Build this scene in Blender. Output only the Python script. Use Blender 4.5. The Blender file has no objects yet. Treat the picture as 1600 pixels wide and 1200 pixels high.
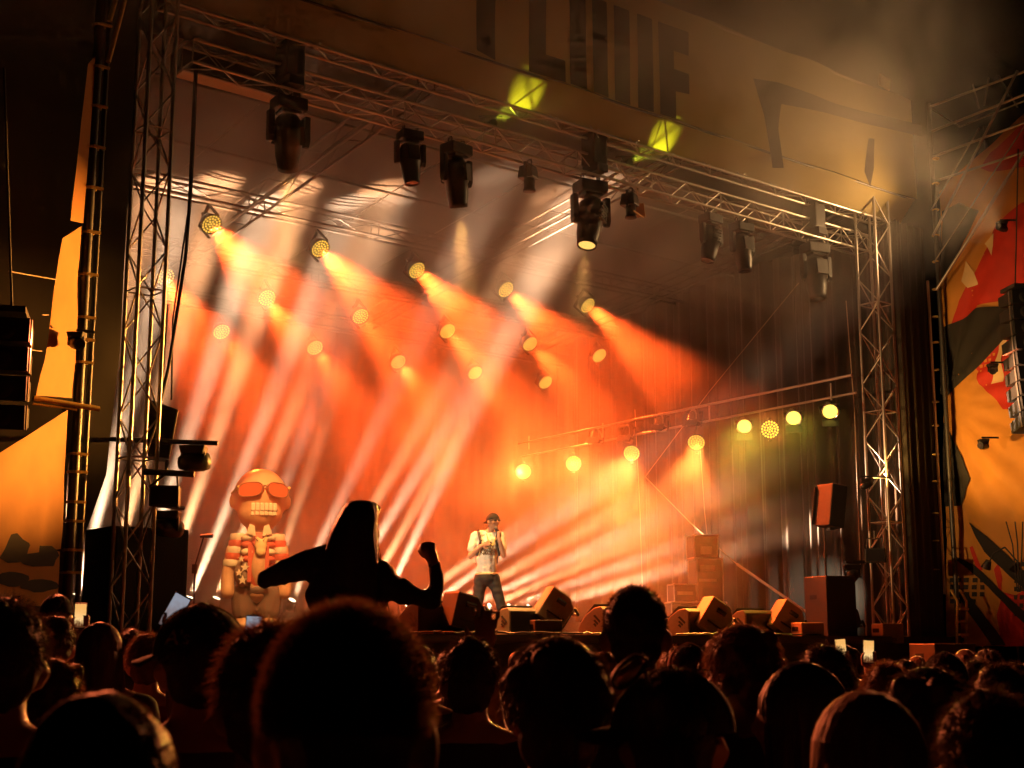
import bpy, bmesh, math, random
from mathutils import Vector, Matrix, Quaternion, noise as mnoise
R = math.radians
random.seed(7)
sc = bpy.context.scene
COL = sc.collection

# ------------------------------------------------------------------ camera, sky, exposure
CAM_H, PITCH, FPX = 1.75, R(10.4), 2200.0
cam = bpy.data.cameras.new('camera')
cam_o = bpy.data.objects.new('camera', cam); COL.objects.link(cam_o)
cam.sensor_width = 36.0; cam.lens = FPX / 1600 * 36.0
cam.clip_start = 0.05; cam.clip_end = 2000
cam_o.location = (0, 0, CAM_H); cam_o.rotation_euler = (R(90) + PITCH, 0, 0)
cam.dof.use_dof = True; cam.dof.focus_distance = 20.0; cam.dof.aperture_fstop = 8.0
sc.camera = cam_o

world = bpy.data.worlds.new('World'); sc.world = world; world.use_nodes = True
wn = world.node_tree; wn.nodes.clear()
wo = wn.nodes.new('ShaderNodeOutputWorld'); wb = wn.nodes.new('ShaderNodeBackground')
sky = wn.nodes.new('ShaderNodeTexSky'); sky.sky_type = 'NISHITA'; sky.sun_disc = False
sky.sun_elevation = R(-9); sky.sun_rotation = R(200)
wn.links.new(sky.outputs[0], wb.inputs[0]); wb.inputs[1].default_value = 0.05
wn.links.new(wb.outputs[0], wo.inputs[0])

sc.view_settings.view_transform = 'Standard'; sc.view_settings.look = 'None'
sc.view_settings.exposure = 0.2; sc.view_settings.gamma = 1.0
sc.view_settings.use_curve_mapping = False
cy = sc.cycles
cy.use_denoising = True; cy.use_adaptive_sampling = True; cy.adaptive_threshold = .04; cy.adaptive_min_samples = 16; cy.max_bounces = 4; cy.diffuse_bounces = 1; cy.glossy_bounces = 2
cy.transmission_bounces = 3; cy.volume_bounces = 1; cy.transparent_max_bounces = 6
cy.sample_clamp_indirect = 4.0; cy.sample_clamp_direct = 0.0
cy.caustics_reflective = False; cy.caustics_refractive = False
cy.volume_step_rate = 1.5; cy.volume_max_steps = 96

# ------------------------------------------------------------------ stage frame: u along the front, v upstage
A = R(39.3); X0, Y0 = -4.28, 15.96; DECK = 1.85
DU = Vector((math.cos(A), math.sin(A), 0)); DV = Vector((-math.sin(A), math.cos(A), 0))
CU, CV = -(X0 * DU.x + Y0 * DU.y), -(X0 * DV.x + Y0 * DV.y)
def S(u, v, z=0.0): return Vector((X0, Y0, 0)) + DU * u + DV * v + Vector((0, 0, z))
def SD(u, v, z): return (DU * u + DV * v + Vector((0, 0, z))).normalized()
def ray(x, y):
    cx, cyy = (x - 800) / FPX, (600 - y) / FPX
    return Vector((cx, math.cos(PITCH) - cyy * math.sin(PITCH), math.sin(PITCH) + cyy * math.cos(PITCH)))
def at(x, y, v=None, u=None, z=None, Y=None):
    """the place (u, v, z) of a thing from a survey of the photograph and one known coordinate"""
    d = ray(x, y); ud, vd = d.dot(DU), d.dot(DV)
    if v is not None: t = (v - CV) / vd
    elif u is not None: t = (u - CU) / ud
    elif z is not None: t = (z - CAM_H) / d.z
    else: t = Y / d.y
    return CU + t * ud, CV + t * vd, CAM_H + t * d.z
def atw(x, y, **k): return S(*at(x, y, **k))

# ------------------------------------------------------------------ materials
def nodes(name):
    m = bpy.data.materials.new(name); m.use_nodes = True
    nt = m.node_tree; nt.nodes.clear()
    return m, nt, nt.nodes.new('ShaderNodeOutputMaterial')
def M(name, col, rough=.6, metal=0., var=.25, scale=6., bump=0., trans=0., spec=.5, sheen=0., stretch=None):
    m, nt, out = nodes(name)
    p = nt.nodes.new('ShaderNodeBsdfPrincipled')
    p.inputs['Roughness'].default_value = rough; p.inputs['Metallic'].default_value = metal
    p.inputs['Specular IOR Level'].default_value = spec
    if sheen: p.inputs['Sheen Weight'].default_value = sheen
    tc = nt.nodes.new('ShaderNodeTexCoord'); n = nt.nodes.new('ShaderNodeTexNoise')
    n.inputs['Scale'].default_value = scale; n.inputs['Detail'].default_value = 4
    if stretch:
        mp = nt.nodes.new('ShaderNodeMapping'); mp.inputs['Scale'].default_value = stretch
        nt.links.new(tc.outputs['Object'], mp.inputs[0]); nt.links.new(mp.outputs[0], n.inputs['Vector'])
    else: nt.links.new(tc.outputs['Object'], n.inputs['Vector'])
    mx = nt.nodes.new('ShaderNodeMix'); mx.data_type = 'RGBA'
    mx.inputs[6].default_value = tuple(c * (1 - var) for c in col) + (1,)
    mx.inputs[7].default_value = tuple(min(1, c * (1 + var)) for c in col) + (1,)
    nt.links.new(n.outputs['Fac'], mx.inputs[0]); nt.links.new(mx.outputs[2], p.inputs['Base Color'])
    if bump:
        b = nt.nodes.new('ShaderNodeBump'); b.inputs['Strength'].default_value = bump; b.inputs['Distance'].default_value = .02
        nt.links.new(n.outputs['Fac'], b.inputs['Height']); nt.links.new(b.outputs[0], p.inputs['Normal'])
    last = p.outputs[0]
    if trans:
        t = nt.nodes.new('ShaderNodeBsdfTranslucent'); nt.links.new(mx.outputs[2], t.inputs[0])
        ms = nt.nodes.new('ShaderNodeMixShader'); ms.inputs[0].default_value = trans
        nt.links.new(p.outputs[0], ms.inputs[1]); nt.links.new(t.outputs[0], ms.inputs[2]); last = ms.outputs[0]
    nt.links.new(last, out.inputs['Surface'])
    return m
def EM(name, col, strength):
    m, nt, out = nodes(name)
    e = nt.nodes.new('ShaderNodeEmission'); e.inputs[0].default_value = tuple(col) + (1,); e.inputs[1].default_value = strength
    nt.links.new(e.outputs[0], out.inputs['Surface']); m.cycles.emission_sampling = 'NONE'
    return m

m_alu = M('aluminium_tube', (.50, .47, .43), .38, .85, .25, 12)
m_steel = M('dark_steel', (.10, .095, .09), .45, .6, .3, 14)
m_black = M('black_housing', (.022, .021, .02), .45, 0, .4, 10)
m_blackrough = M('black_paint', (.016, .015, .014), .7, 0, .4, 20, bump=.15)
m_chrome = M('polished_can', (.7, .68, .62), .22, 1., .15, 10)
m_glassdark = M('dark_lens', (.03, .03, .035), .12, 0, .2, 4)
m_curtain = M('black_drape', (.055, .045, .035), .85, 0, .35, 3, bump=.1, sheen=.3, stretch=(1, 1, .2))
m_back = M('grey_backdrop', (.04, .034, .03), .9, 0, .3, 1.2, stretch=(1, 1, .4))
m_roof = M('roof_tarp', (.022, .02, .018), .8, 0, .25, 1.3, bump=.2)
m_deck = M('stage_boards', (.06, .05, .042), .5, 0, .4, 5)
m_skirt = M('stage_skirt', (.018, .016, .015), .85, 0, .4, 4)
m_ground = M('trodden_ground', (.05, .045, .035), .95, 0, .4, 2, bump=.5)
m_yfab = M('yellow_banner', (.52, .42, .17), .75, 0, .18, 1.6, bump=.12, trans=.55)
m_print = M('black_print', (.045, .034, .028), .8, 0, .3, 3, trans=.05)
m_ofab = M('orange_banner', (.78, .34, .06), .7, 0, .22, 2.2, bump=.15, trans=.3)
m_red = M('red_print', (.55, .03, .015), .75, 0, .3, 3)
m_cream = M('cream_print', (.80, .58, .30), .75, 0, .2, 3)
m_yrope = M('yellow_webbing', (.75, .52, .15), .7, 0, .3, 20)
m_rope = M('pale_rope', (.55, .42, .30), .8, 0, .3, 30)
m_cable = M('black_cable', (.012, .012, .012), .5, 0, .3, 20)
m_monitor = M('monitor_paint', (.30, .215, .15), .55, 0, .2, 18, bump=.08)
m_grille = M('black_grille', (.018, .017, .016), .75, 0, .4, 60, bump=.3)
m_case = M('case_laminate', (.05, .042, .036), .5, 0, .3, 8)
m_tape = M('red_tape', (.5, .04, .03), .6, 0, .2, 8)
m_white = M('white_cotton', (.72, .68, .60), .85, 0, .12, 8, bump=.15)
m_jeans = M('dark_denim', (.014, .013, .014), .85, 0, .35, 16, bump=.15)
m_skin = M('skin', (.46, .25, .16), .5, 0, .15, 6)
m_skin2 = M('tanned_skin', (.34, .18, .12), .5, 0, .15, 6)
m_inf = M('inflatable_skin', (.74, .44, .26), .45, 0, .08, 3, trans=.25)
m_infred = M('inflatable_red', (.62, .11, .06), .5, 0, .1, 3, trans=.2)
m_infwhite = M('inflatable_white', (.85, .74, .58), .5, 0, .06, 3, trans=.2)
m_infgrey = M('inflatable_grey', (.34, .24, .19), .55, 0, .15, 3, trans=.15)
m_infdark = M('inflatable_brown', (.17, .115, .09), .55, 0, .2, 3, trans=.1)
m_inflens = M('inflatable_lens', (.62, .14, .07), .3, 0, .1, 3, trans=.15)
m_line = M('drawn_line', (.22, .10, .06), .6, 0, .2, 8)
m_led_o = EM('led_amber', (1.0, .56, .07), 1.9)
m_led_dim = EM('led_amber_dim', (1.0, .52, .09), 1.5)
m_led_y = EM('lamp_yellow', (1.0, .72, .10), 1.9)
m_led_w = EM('lamp_warm_white', (1.0, .74, .45), 6.0)
m_led_b = EM('lamp_amber', (1.0, .55, .12), 1.2)
def SCR(name, c0, c1, c2, strength):
    m, nt, out = nodes(name); e = nt.nodes.new('ShaderNodeEmission'); e.inputs[1].default_value = strength
    tc = nt.nodes.new('ShaderNodeTexCoord'); sp = nt.nodes.new('ShaderNodeSeparateXYZ'); nt.links.new(tc.outputs['Generated'], sp.inputs[0])
    n = nt.nodes.new('ShaderNodeTexNoise'); n.inputs['Scale'].default_value = 6; nt.links.new(tc.outputs['Generated'], n.inputs['Vector'])
    a = nt.nodes.new('ShaderNodeMath'); a.operation = 'MULTIPLY_ADD'; nt.links.new(n.outputs['Fac'], a.inputs[0]); a.inputs[1].default_value = .5; nt.links.new(sp.outputs['Z'], a.inputs[2])
    r = nt.nodes.new('ShaderNodeValToRGB'); nt.links.new(a.outputs[0], r.inputs[0])
    r.color_ramp.elements[0].position = .38; r.color_ramp.elements[0].color = (*c0, 1); r.color_ramp.elements[1].position = 1.1; r.color_ramp.elements[1].color = (*c2, 1)
    q = r.color_ramp.elements.new(.6); q.color = (*c1, 1)
    nt.links.new(r.outputs[0], e.inputs[0]); nt.links.new(e.outputs[0], out.inputs['Surface']); m.cycles.emission_sampling = 'NONE'; return m
m_screen = SCR('phone_screen', (.10, .03, .01), (1.0, .62, .25), (.9, .45, .12), .9)
m_screen2 = SCR('phone_screen_blue', (.05, .03, .03), (.30, .22, .22), (.40, .42, .50), .6)
m_hair = M('dark_hair', (.045, .026, .017), .55, 0, .7, 45, bump=.5, spec=.6, trans=.35, stretch=(1, 1, .08))
m_hairb = M('brown_hair', (.16, .075, .04), .55, 0, .7, 45, bump=.5, spec=.6, trans=.45, stretch=(1, 1, .08))
m_hairy = M('blond_hair', (.42, .27, .16), .6, 0, .6, 45, bump=.6, spec=.5, trans=.35, stretch=(1, 1, .08))
CLOTH = [M('cloth_black', (.03, .028, .027), .9, 0, .3, 12, bump=.1), M('cloth_navy', (.03, .033, .045), .9, 0, .3, 12, bump=.1),
         M('cloth_brown', (.07, .045, .032), .9, 0, .3, 12, bump=.1), M('cloth_grey', (.09, .085, .08), .9, 0, .3, 12, bump=.1),
         M('cloth_red', (.16, .02, .016), .9, 0, .3, 12, bump=.1)]
m_cap_green = M('cap_green', (.016, .028, .018), .9, 0, .3, 20, bump=.1)
m_cap_black = M('cap_black', (.02, .018, .018), .9, 0, .3, 20, bump=.1)
m_thread = M('cap_thread', (.55, .50, .42), .8, 0, .2, 20)

# ------------------------------------------------------------------ mesh helpers
def frame(p, zd, xh=(0, 0, 1)):
    z = Vector(zd).normalized(); x = Vector(xh)
    if abs(x.normalized().dot(z)) > .98: x = Vector((1, 0, 0)) if abs(z.x) < .9 else Vector((0, 1, 0))
    x = (x - z * x.dot(z)).normalized(); y = z.cross(x)
    m = Matrix((x, y, z)).transposed().to_4x4(); m.translation = p
    return m
class MB:
    def __init__(s): s.v = []; s.f = []; s.sm = []
    def add(s, vs, fs, smooth=False):
        b = len(s.v); s.v += [tuple(q) for q in vs]; s.f += [tuple(i + b for i in f) for f in fs]; s.sm += [smooth] * len(fs); return s
    def box(s, c, d, rot=None, taper=1.0):
        hx, hy, hz = d[0] / 2, d[1] / 2, d[2] / 2
        vs = [Vector((sx * hx * (taper if sz > 0 else 1), sy * hy * (taper if sz > 0 else 1), sz * hz)) for sz in (-1, 1) for sx, sy in ((-1, -1), (1, -1), (1, 1), (-1, 1))]
        if rot is not None: vs = [rot @ q for q in vs]
        vs = [q + Vector(c) for q in vs]
        return s.add(vs, [(3, 2, 1, 0), (4, 5, 6, 7), (0, 1, 5, 4), (1, 2, 6, 5), (2, 3, 7, 6), (3, 0, 4, 7)])
    def cyl(s, p0, p1, r0, r1=None, n=8, caps=True):
        r1 = r0 if r1 is None else r1; p0 = Vector(p0); p1 = Vector(p1)
        m = frame(p0, p1 - p0); L = (p1 - p0).length
        vs = [m @ Vector((r * math.cos(2 * math.pi * i / n), r * math.sin(2 * math.pi * i / n), z)) for r, z in ((r0, 0), (r1, L)) for i in range(n)]
        s.add(vs, [(i, (i + 1) % n, n + (i + 1) % n, n + i) for i in range(n)], True)
        if caps: s.add(vs, [tuple(range(n - 1, -1, -1)), tuple(range(n, 2 * n))])
        return s
    def path(s, pts, r, n=6):
        pts = [Vector(p) for p in pts]
        for a, b in zip(pts[:-1], pts[1:]): s.cyl(a, b, r, r, n)
        return s
    def prism(s, poly, d, mat=None):
        """polygon in local x-z, extruded d along y"""
        n = len(poly); vs = [Vector((x, 0, z)) for x, z in poly] + [Vector((x, d, z)) for x, z in poly]
        if mat is not None: vs = [mat @ q for q in vs]
        return s.add(vs, [tuple(range(n)), tuple(range(2 * n - 1, n - 1, -1))] + [(i, n + i, n + (i + 1) % n, (i + 1) % n) for i in range(n)])
    def ell(s, c, r, n=12, k=8, rot=None, zmin=-1.0):
        vs = []; a0 = math.asin(max(-1, zmin))
        for j in range(k + 1):
            t = a0 + (math.pi / 2 - a0) * j / k
            for i in range(n):
                q = Vector((r[0] * math.cos(t) * math.cos(2 * math.pi * i / n), r[1] * math.cos(t) * math.sin(2 * math.pi * i / n), r[2] * math.sin(t)))
                vs.append((rot @ q if rot is not None else q) + Vector(c))
        fs = [(j * n + i, j * n + (i + 1) % n, (j + 1) * n + (i + 1) % n, (j + 1) * n + i) for j in range(k) for i in range(n)]
        s.add(vs, fs, True)
        if zmin > -.999: s.add(vs, [tuple(range(n - 1, -1, -1))])
        return s
    def lathe(s, prof, c=(0, 0, 0), n=16, m=None):
        """profile [(r, z)] turned round local z"""
        vs = [Vector((r * math.cos(2 * math.pi * i / n), r * math.sin(2 * math.pi * i / n), z)) for r, z in prof for i in range(n)]
        vs = [(m @ q if m is not None else q) + Vector(c) for q in vs]; k = len(prof)
        s.add(vs, [(j * n + i, j * n + (i + 1) % n, (j + 1) * n + (i + 1) % n, (j + 1) * n + i) for j in range(k - 1) for i in range(n)], True)
        return s
    def torus(s, c, R0, r, n=16, k=6, m=None, arc=2 * math.pi, st=0):
        pts = []
        for i in range(n + 1):
            t = st + arc * i / n; q = Vector((R0 * math.cos(t), R0 * math.sin(t), 0)); pts.append((m @ q if m is not None else q) + Vector(c))
        return s.path(pts, r, k)
    def sheet(s, fn, nu, nv, smooth=True):
        vs = [fn(i / nu, j / nv) for j in range(nv + 1) for i in range(nu + 1)]
        return s.add(vs, [(j * (nu + 1) + i, j * (nu + 1) + i + 1, (j + 1) * (nu + 1) + i + 1, (j + 1) * (nu + 1) + i) for j in range(nv) for i in range(nu)], smooth)
    def mesh(s, name):
        me = bpy.data.meshes.new(name); me.from_pydata(s.v, [], s.f); me.update()
        me.polygons.foreach_set('use_smooth', s.sm); return me
    def build(s, name, mat, parent=None, loc=None, kind=None):
        return obj(name, s.mesh(name), mat, parent, loc, kind)
def obj(name, me, mat, parent=None, loc=None, kind=None):
    o = bpy.data.objects.new(name, me); COL.objects.link(o)
    if mat is not None and not me.materials: me.materials.append(mat)
    if parent: o.parent = parent
    if loc is not None: o.location = loc
    if kind: o['kind'] = kind
    return o
def bevel(o, w=.01, seg=2):
    b = o.modifiers.new('bevel', 'BEVEL'); b.width = w; b.segments = seg; b.limit_method = 'ANGLE'; return o
def tag(o, label, cat, group=None):
    o['label'] = label; o['category'] = cat
    if group: o['group'] = group
    return o
def thing(name, label, cat, loc=(0, 0, 0), rz=0., group=None, mat=None):
    o = bpy.data.objects.new(name, None); COL.objects.link(o); o.empty_display_size = .2
    if mat is not None: o.matrix_world = mat
    else: o.location = loc; o.rotation_euler = (0, 0, rz)
    return tag(o, label, cat, group)
def structure(o): o['kind'] = 'structure'; return o
def spot(parent, m, col, energy, size, blend=.35, rad=.06, name='lamp_light'):
    l = bpy.data.lights.new(name, 'SPOT'); l.energy = energy; l.color = col; l.spot_size = R(size); l.spot_blend = blend; l.shadow_soft_size = rad
    o = bpy.data.objects.new(name, l); COL.objects.link(o); o.parent = parent; o.matrix_local = m; return o
def aim(p, d): return frame(p, -Vector(d))       # local -z looks along d
_unit = {}
def unit_tube(r, n=6):
    k = (round(r, 4), n)
    if k not in _unit: _unit[k] = MB().cyl((0, 0, 0), (0, 0, 1), r, r, n).mesh('tube')
    return _unit[k]
def tube(name, p0, p1, r, mat, parent, n=6):
    me = unit_tube(r, n); 
    k = (me.name, mat.name)
    if k not in _unit:
        c = me.copy(); c.materials.clear(); c.materials.append(mat); _unit[k] = c
    o = bpy.data.objects.new(name, _unit[k]); COL.objects.link(o); o.parent = parent
    p0 = Vector(p0); p1 = Vector(p1); m = frame(p0, p1 - p0)
    o.matrix_local = m @ Matrix.Diagonal((1, 1, (p1 - p0).length, 1)); return o
def truss(name, label, p0, p1, w, group=None, mat=m_alu, cr=.024, br=.010, pitch=.45, xh=(0, 0, 1), faces=(0, 1, 2, 3), rung=4):
    p0 = Vector(p0); p1 = Vector(p1); L = (p1 - p0).length
    t = thing(name, label, 'truss', mat=frame(p0, p1 - p0, xh), group=group)
    c = [(w / 2, w / 2), (-w / 2, w / 2), (-w / 2, -w / 2), (w / 2, -w / 2)]
    for x, y in c: tube('chord', (x, y, 0), (x, y, L), cr, mat, t, 8)
    n = max(2, round(L / pitch)); h = L / n
    for f in faces:
        a, b = c[f], c[(f + 1) % 4]
        for k in range(n):
            q0, q1 = (a, b) if (k + f) % 2 == 0 else (b, a)
            tube('brace', (*q0, k * h + .015), (*q1, (k + 1) * h - .015), br, mat, t)
            if k % rung == 0: tube('rung', (*a, k * h), (*b, k * h), br, mat, t)
        tube('rung', (*a, L - .02), (*b, L - .02), br, mat, t)
    return t
def remesh(mb, vox, smooth=3, name='body'):
    """closed pieces grown together into one continuous skin"""
    me = mb.mesh(name + '_src'); o = bpy.data.objects.new('tmp', me)
    r = o.modifiers.new('r', 'REMESH'); r.mode = 'VOXEL'; r.voxel_size = vox; r.use_smooth_shade = True
    if smooth:
        s = o.modifiers.new('s', 'SMOOTH'); s.iterations = smooth; s.factor = .5
    out = bake(o); out.name = name; bpy.data.meshes.remove(me); return out
def ruffle(me, fn):
    """push every vertex along its normal by fn(position)"""
    co = [v.co.copy() for v in me.vertices]; no = [v.normal.copy() for v in me.vertices]
    me.vertices.foreach_set('co', [c for p, n in zip(co, no) for c in p + n * fn(p)]); me.update()
def bake(o):
    """the finished mesh of a modifier stack or a text, worked out in a scratch scene"""
    ts = bpy.data.scenes.new('scratch'); ts.collection.objects.link(o)
    vl = ts.view_layers[0]; vl.update(); dg = vl.depsgraph
    out = bpy.data.meshes.new_from_object(o.evaluated_get(dg), depsgraph=dg)
    bpy.data.objects.remove(o); bpy.data.scenes.remove(ts); return out
def capsule(mb, p0, r0, p1, r1, n=10):
    mb.cyl(p0, p1, r0, r1, n); mb.ell(p0, (r0,) * 3, n, 6); mb.ell(p1, (r1,) * 3, n, 6); return mb
def limb(mb, pts, n=10):
    for (p, r), (q, s_) in zip(pts[:-1], pts[1:]): capsule(mb, p, r, q, s_, n)
    return mb
# ------------------------------------------------------------------ setting: ground, deck, roof, drapes
gm = MB().add([(-150, -60, 0), (150, -60, 0), (150, 240, 0), (-150, 240, 0)], [(0, 1, 2, 3)])
structure(gm.build('ground', m_ground))

t = thing('stage_deck', 'raised dark stage floor with a black cloth skirt along its front', 'stage', S(0, 0, 0), A)
MB().box((7.0, 4.85, DECK - .06), (17.6, 10.3, .12)).build('deck', m_deck, t)
def skirt(x0, x1, y0, y1, n):
    def fn(a, b):
        w = math.sin(a * n * 6.28) * .03 * (1 - .6 * b) + math.sin(a * n * 2.7) * .02
        L = Vector((x1 - x0, y1 - y0, 0)); nn = Vector((L.y, -L.x, 0)).normalized()
        p = Vector((x0, y0, 0)) + L * a + nn * w
        return Vector((p.x, p.y, .02 + (DECK - .13) * b))
    return MB().sheet(fn, int(n * 10), 4)
skirt(-1.75, 15.75, -.30, -.30, 30).build('skirt', m_skirt, t)
skirt(-1.75, -1.75, 9.9, -.30, 18).build('skirt', m_skirt, t)
MB().box((7.0, -.318, DECK - .05), (17.6, .03, .06)).build('edge_strip', m_steel, t)

def drape(name, label, fn, mat, nu, nv): return tag(MB().sheet(fn, nu, nv).build(name, mat), label, 'curtain')
def fold(a, k, amp, seed=0):
    return amp * (math.sin(a * k * 6.28 + 1.3 * math.sin(a * k * 1.9 + seed)) + .5 * math.sin(a * k * 2.4 * 6.28 + seed))
drape('backdrop', 'grey backdrop cloth behind the smoke at the rear of the stage',
      lambda a, b: S(-1.5 + a * 17.2, 9.6 + fold(a, 22, .05), DECK + b * 7.0), m_back, 240, 4)
drape('side_curtain', 'tall dark pleated curtain along the right side of the stage',
      lambda a, b: S(15.05 + fold(a, 15, .08 + .05 * (1 - b)), 9.5 - a * 9.2, DECK + .02 + b * 7.6), m_curtain, 260, 6)
drape('wing_curtain', 'dark curtain hanging to the right of the right truss tower',
      lambda a, b: S(14.55 + a * 1.1, -.02 + fold(a, 4, .04, 2) + .05 * a, .3 + b * 9.2), m_curtain, 50, 6)

t = thing('stage_roof', 'pale grey tarpaulin roof over the stage with its seams', 'roof', S(0, 0, 0), A)
def roofz(v): return 10.05 - .13 * v
NP = 9
for k in range(NP):
    u0, u1 = -.6 + k * 16 / NP, -.6 + (k + 1) * 16 / NP - .02
    def fn(a, b, u0=u0, u1=u1):
        v = 1.7 + b * 8.3
        return Vector((u0 + (u1 - u0) * a, v, roofz(v) - .07 * math.sin(a * math.pi) + .03 * mnoise.noise(Vector((u0 * 3 + a, b * 6, 1)))))
    MB().sheet(fn, 6, 12).build('tarp_panel', m_roof, t)
for k in range(6):
    v = .8 + k * 1.75; tube('purlin', (-.6, v, roofz(v) - .12), (15.4, v, roofz(v) - .12), .03, m_steel, t)

# ------------------------------------------------------------------ trusses
truss('truss_tower', 'dark truss tower on the left in front of the loudspeaker box', S(0, 0, DECK), S(0, 0, 10.2), .33, 'upright stage towers', xh=DU, pitch=.48, cr=.026, br=.011)
truss('truss_tower', 'brightly lit truss tower on the right beside the black curtain', S(14.06, 0, DECK), S(14.06, 0, 9.75), .42, 'upright stage towers', xh=DU, pitch=.50, cr=.026, br=.012)
truss('header_truss', 'long ladder-like truss directly under the yellow banner', S(0.1, .12, 9.58), S(14.6, .12, 9.58), .30, xh=(0, 0, 1), pitch=.42)
truss('lighting_truss', 'lower truss from which the big moving lights hang', S(.6, .42, 9.03), S(14.3, .42, 9.03), .30, xh=(0, 0, 1), pitch=.40)
# solid cable tray at the left end of the lighting truss
bb = thing('cable_tray', 'dark flat beam at the left end of the lighting truss', 'beam', S(.55, .75, 9.05), A)
bevel(MB().box((.9, 0, 0), (1.7, .34, .26)).build('tray', m_steel, bb), .01)
MB().box((.9, -.02, -.15), (1.6, .30, .03)).build('under_plate', m_cream, bb)
for i, u in enumerate((4.2, 9.2, 13.6)):
    truss('rafter_truss', ['dark roof truss running back above the left lights', 'dark roof truss running back above the middle of the stage', 'dark roof truss running back near the right tower'][i],
          S(u, .3, roofz(.3) - .42), S(u, 9.3, roofz(9.3) - .42), .29, 'roof rafters', xh=(0, 0, 1), pitch=.62, faces=(0, 2), rung=8, mat=m_steel)

# ------------------------------------------------------------------ header banner
BV = -.36
def bwave(u, z): return .035 * mnoise.noise(Vector((u * .9, z * .7, 3))) + .02 * math.sin(u * 2.1 + z)
bt = thing('header_banner', 'huge yellow banner with black block letters above the stage', 'banner', S(0, 0, 0), A)
MB().sheet(lambda a, b: Vector((-.5 + 15.45 * a, BV + bwave(-.5 + 15.45 * a, 9.86 + 1.92 * b), 9.86 + 1.92 * b + (.03 * math.sin(a * 40) if b == 1 else 0))), 120, 14).build('face', m_yfab, bt)
MB().sheet(lambda a, b: Vector((-.4 + 15.3 * a, BV + .01 + .34 * b + bwave(-.5 + 15.45 * a, 9.86) * (1 - b), 9.85 - .40 * b + .05 * b * mnoise.noise(Vector((a * 30, 0, 0))))), 140, 5).build('bottom_skirt', m_yfab, bt)
tube('top_rail', (-.5, BV + .04, 11.76), (14.95, BV + .04, 11.76), .035, m_rope, bt, 8)
tube('fold_rail', (-.4, BV + .03, 9.845), (14.9, BV + .03, 9.845), .02, m_steel, bt, 8)
def bp(x, y): u, v, z = at(x, y, v=BV - .012); return u, z
def band(pts, name='letter'):
    """a printed shape on the banner, given by its outline in (u, z)"""
    bm = bmesh.new(); vs = [bm.verts.new((u, 0, z)) for u, z in pts]; bm.faces.new(vs)
    us = [p[0] for p in pts]; zs = [p[1] for p in pts]
    for ax, lo, hi in ((0, min(us), max(us)), (2, min(zs), max(zs))):
        c = lo + .15
        while c < hi:
            co = [0, 0, 0]; no = [0, 0, 0]; co[ax] = c; no[ax] = 1
            bmesh.ops.bisect_plane(bm, geom=bm.verts[:] + bm.edges[:] + bm.faces[:], plane_co=co, plane_no=no); c += .15
    for v_ in bm.verts: v_.co.y = BV - .009 + bwave(v_.co.x, v_.co.z)
    me = bpy.data.meshes.new(name); bm.to_mesh(me); bm.free()
    return obj(name, me, m_print, bt)
ZB, ZT = 9.87, 11.42
def ux(x, y): return bp(x, y)[0]
band([(ux(746, 60), ZB + .06), (ux(775, 60), ZB + .0), (ux(775, 60), ZT), (ux(746, 60), ZT)])
uL = ux(827, 80); uL2 = ux(853, 80); uL3 = ux(883, 140)
band([(uL, ZB), (uL3, ZB), (uL3, ZB + .34), (uL2, ZB + .34), (uL2, ZT), (uL, ZT)])
for x0, x1 in ((890, 916), (927, 951), (962, 986), (998, 1021)):
    band([(ux(x0, 120), ZB), (ux(x1, 120), ZB), (ux(x1, 120), ZT), (ux(x0, 120), ZT)])
e0, e1, e2 = ux(1031, 150), ux(1054, 150), ux(1077, 150); hz = (ZT - ZB) / 5
band([(e0, ZB), (e1 + .02, ZB), (e1 + .02, ZB + hz * 1.5), (e2, ZB + hz * 1.6), (e2, ZB + hz * 2.7), (e1, ZB + hz * 2.7), (e1, ZB + hz * 3.7), (e2, ZB + hz * 3.7), (e2, ZT), (e0, ZT)])
band([bp(*q) for q in ((1178, 122), (1215, 128), (1300, 160), (1440, 196), (1441, 214), (1330, 186), (1222, 162), (1218, 200), (1226, 262), (1208, 262), (1196, 180))], 'swoosh')
band([bp(*q) for q in ((1352, 268), (1360, 215), (1369, 216), (1368, 262), (1361, 292))], 'mark')
# small board standing above the banner
sb = thing('small_board', 'small tan rectangular board above the right end of the banner', 'board', S(*at(1383, 140, v=-.1)), A)
MB().box((0, 0, .14), (.30, .04, .22), Matrix.Rotation(R(8), 3, 'Y')).build('panel', m_cream, sb)
MB().cyl((0, .05, -.45), (0, .05, .12), .02).build('post', m_steel, sb)

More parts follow.
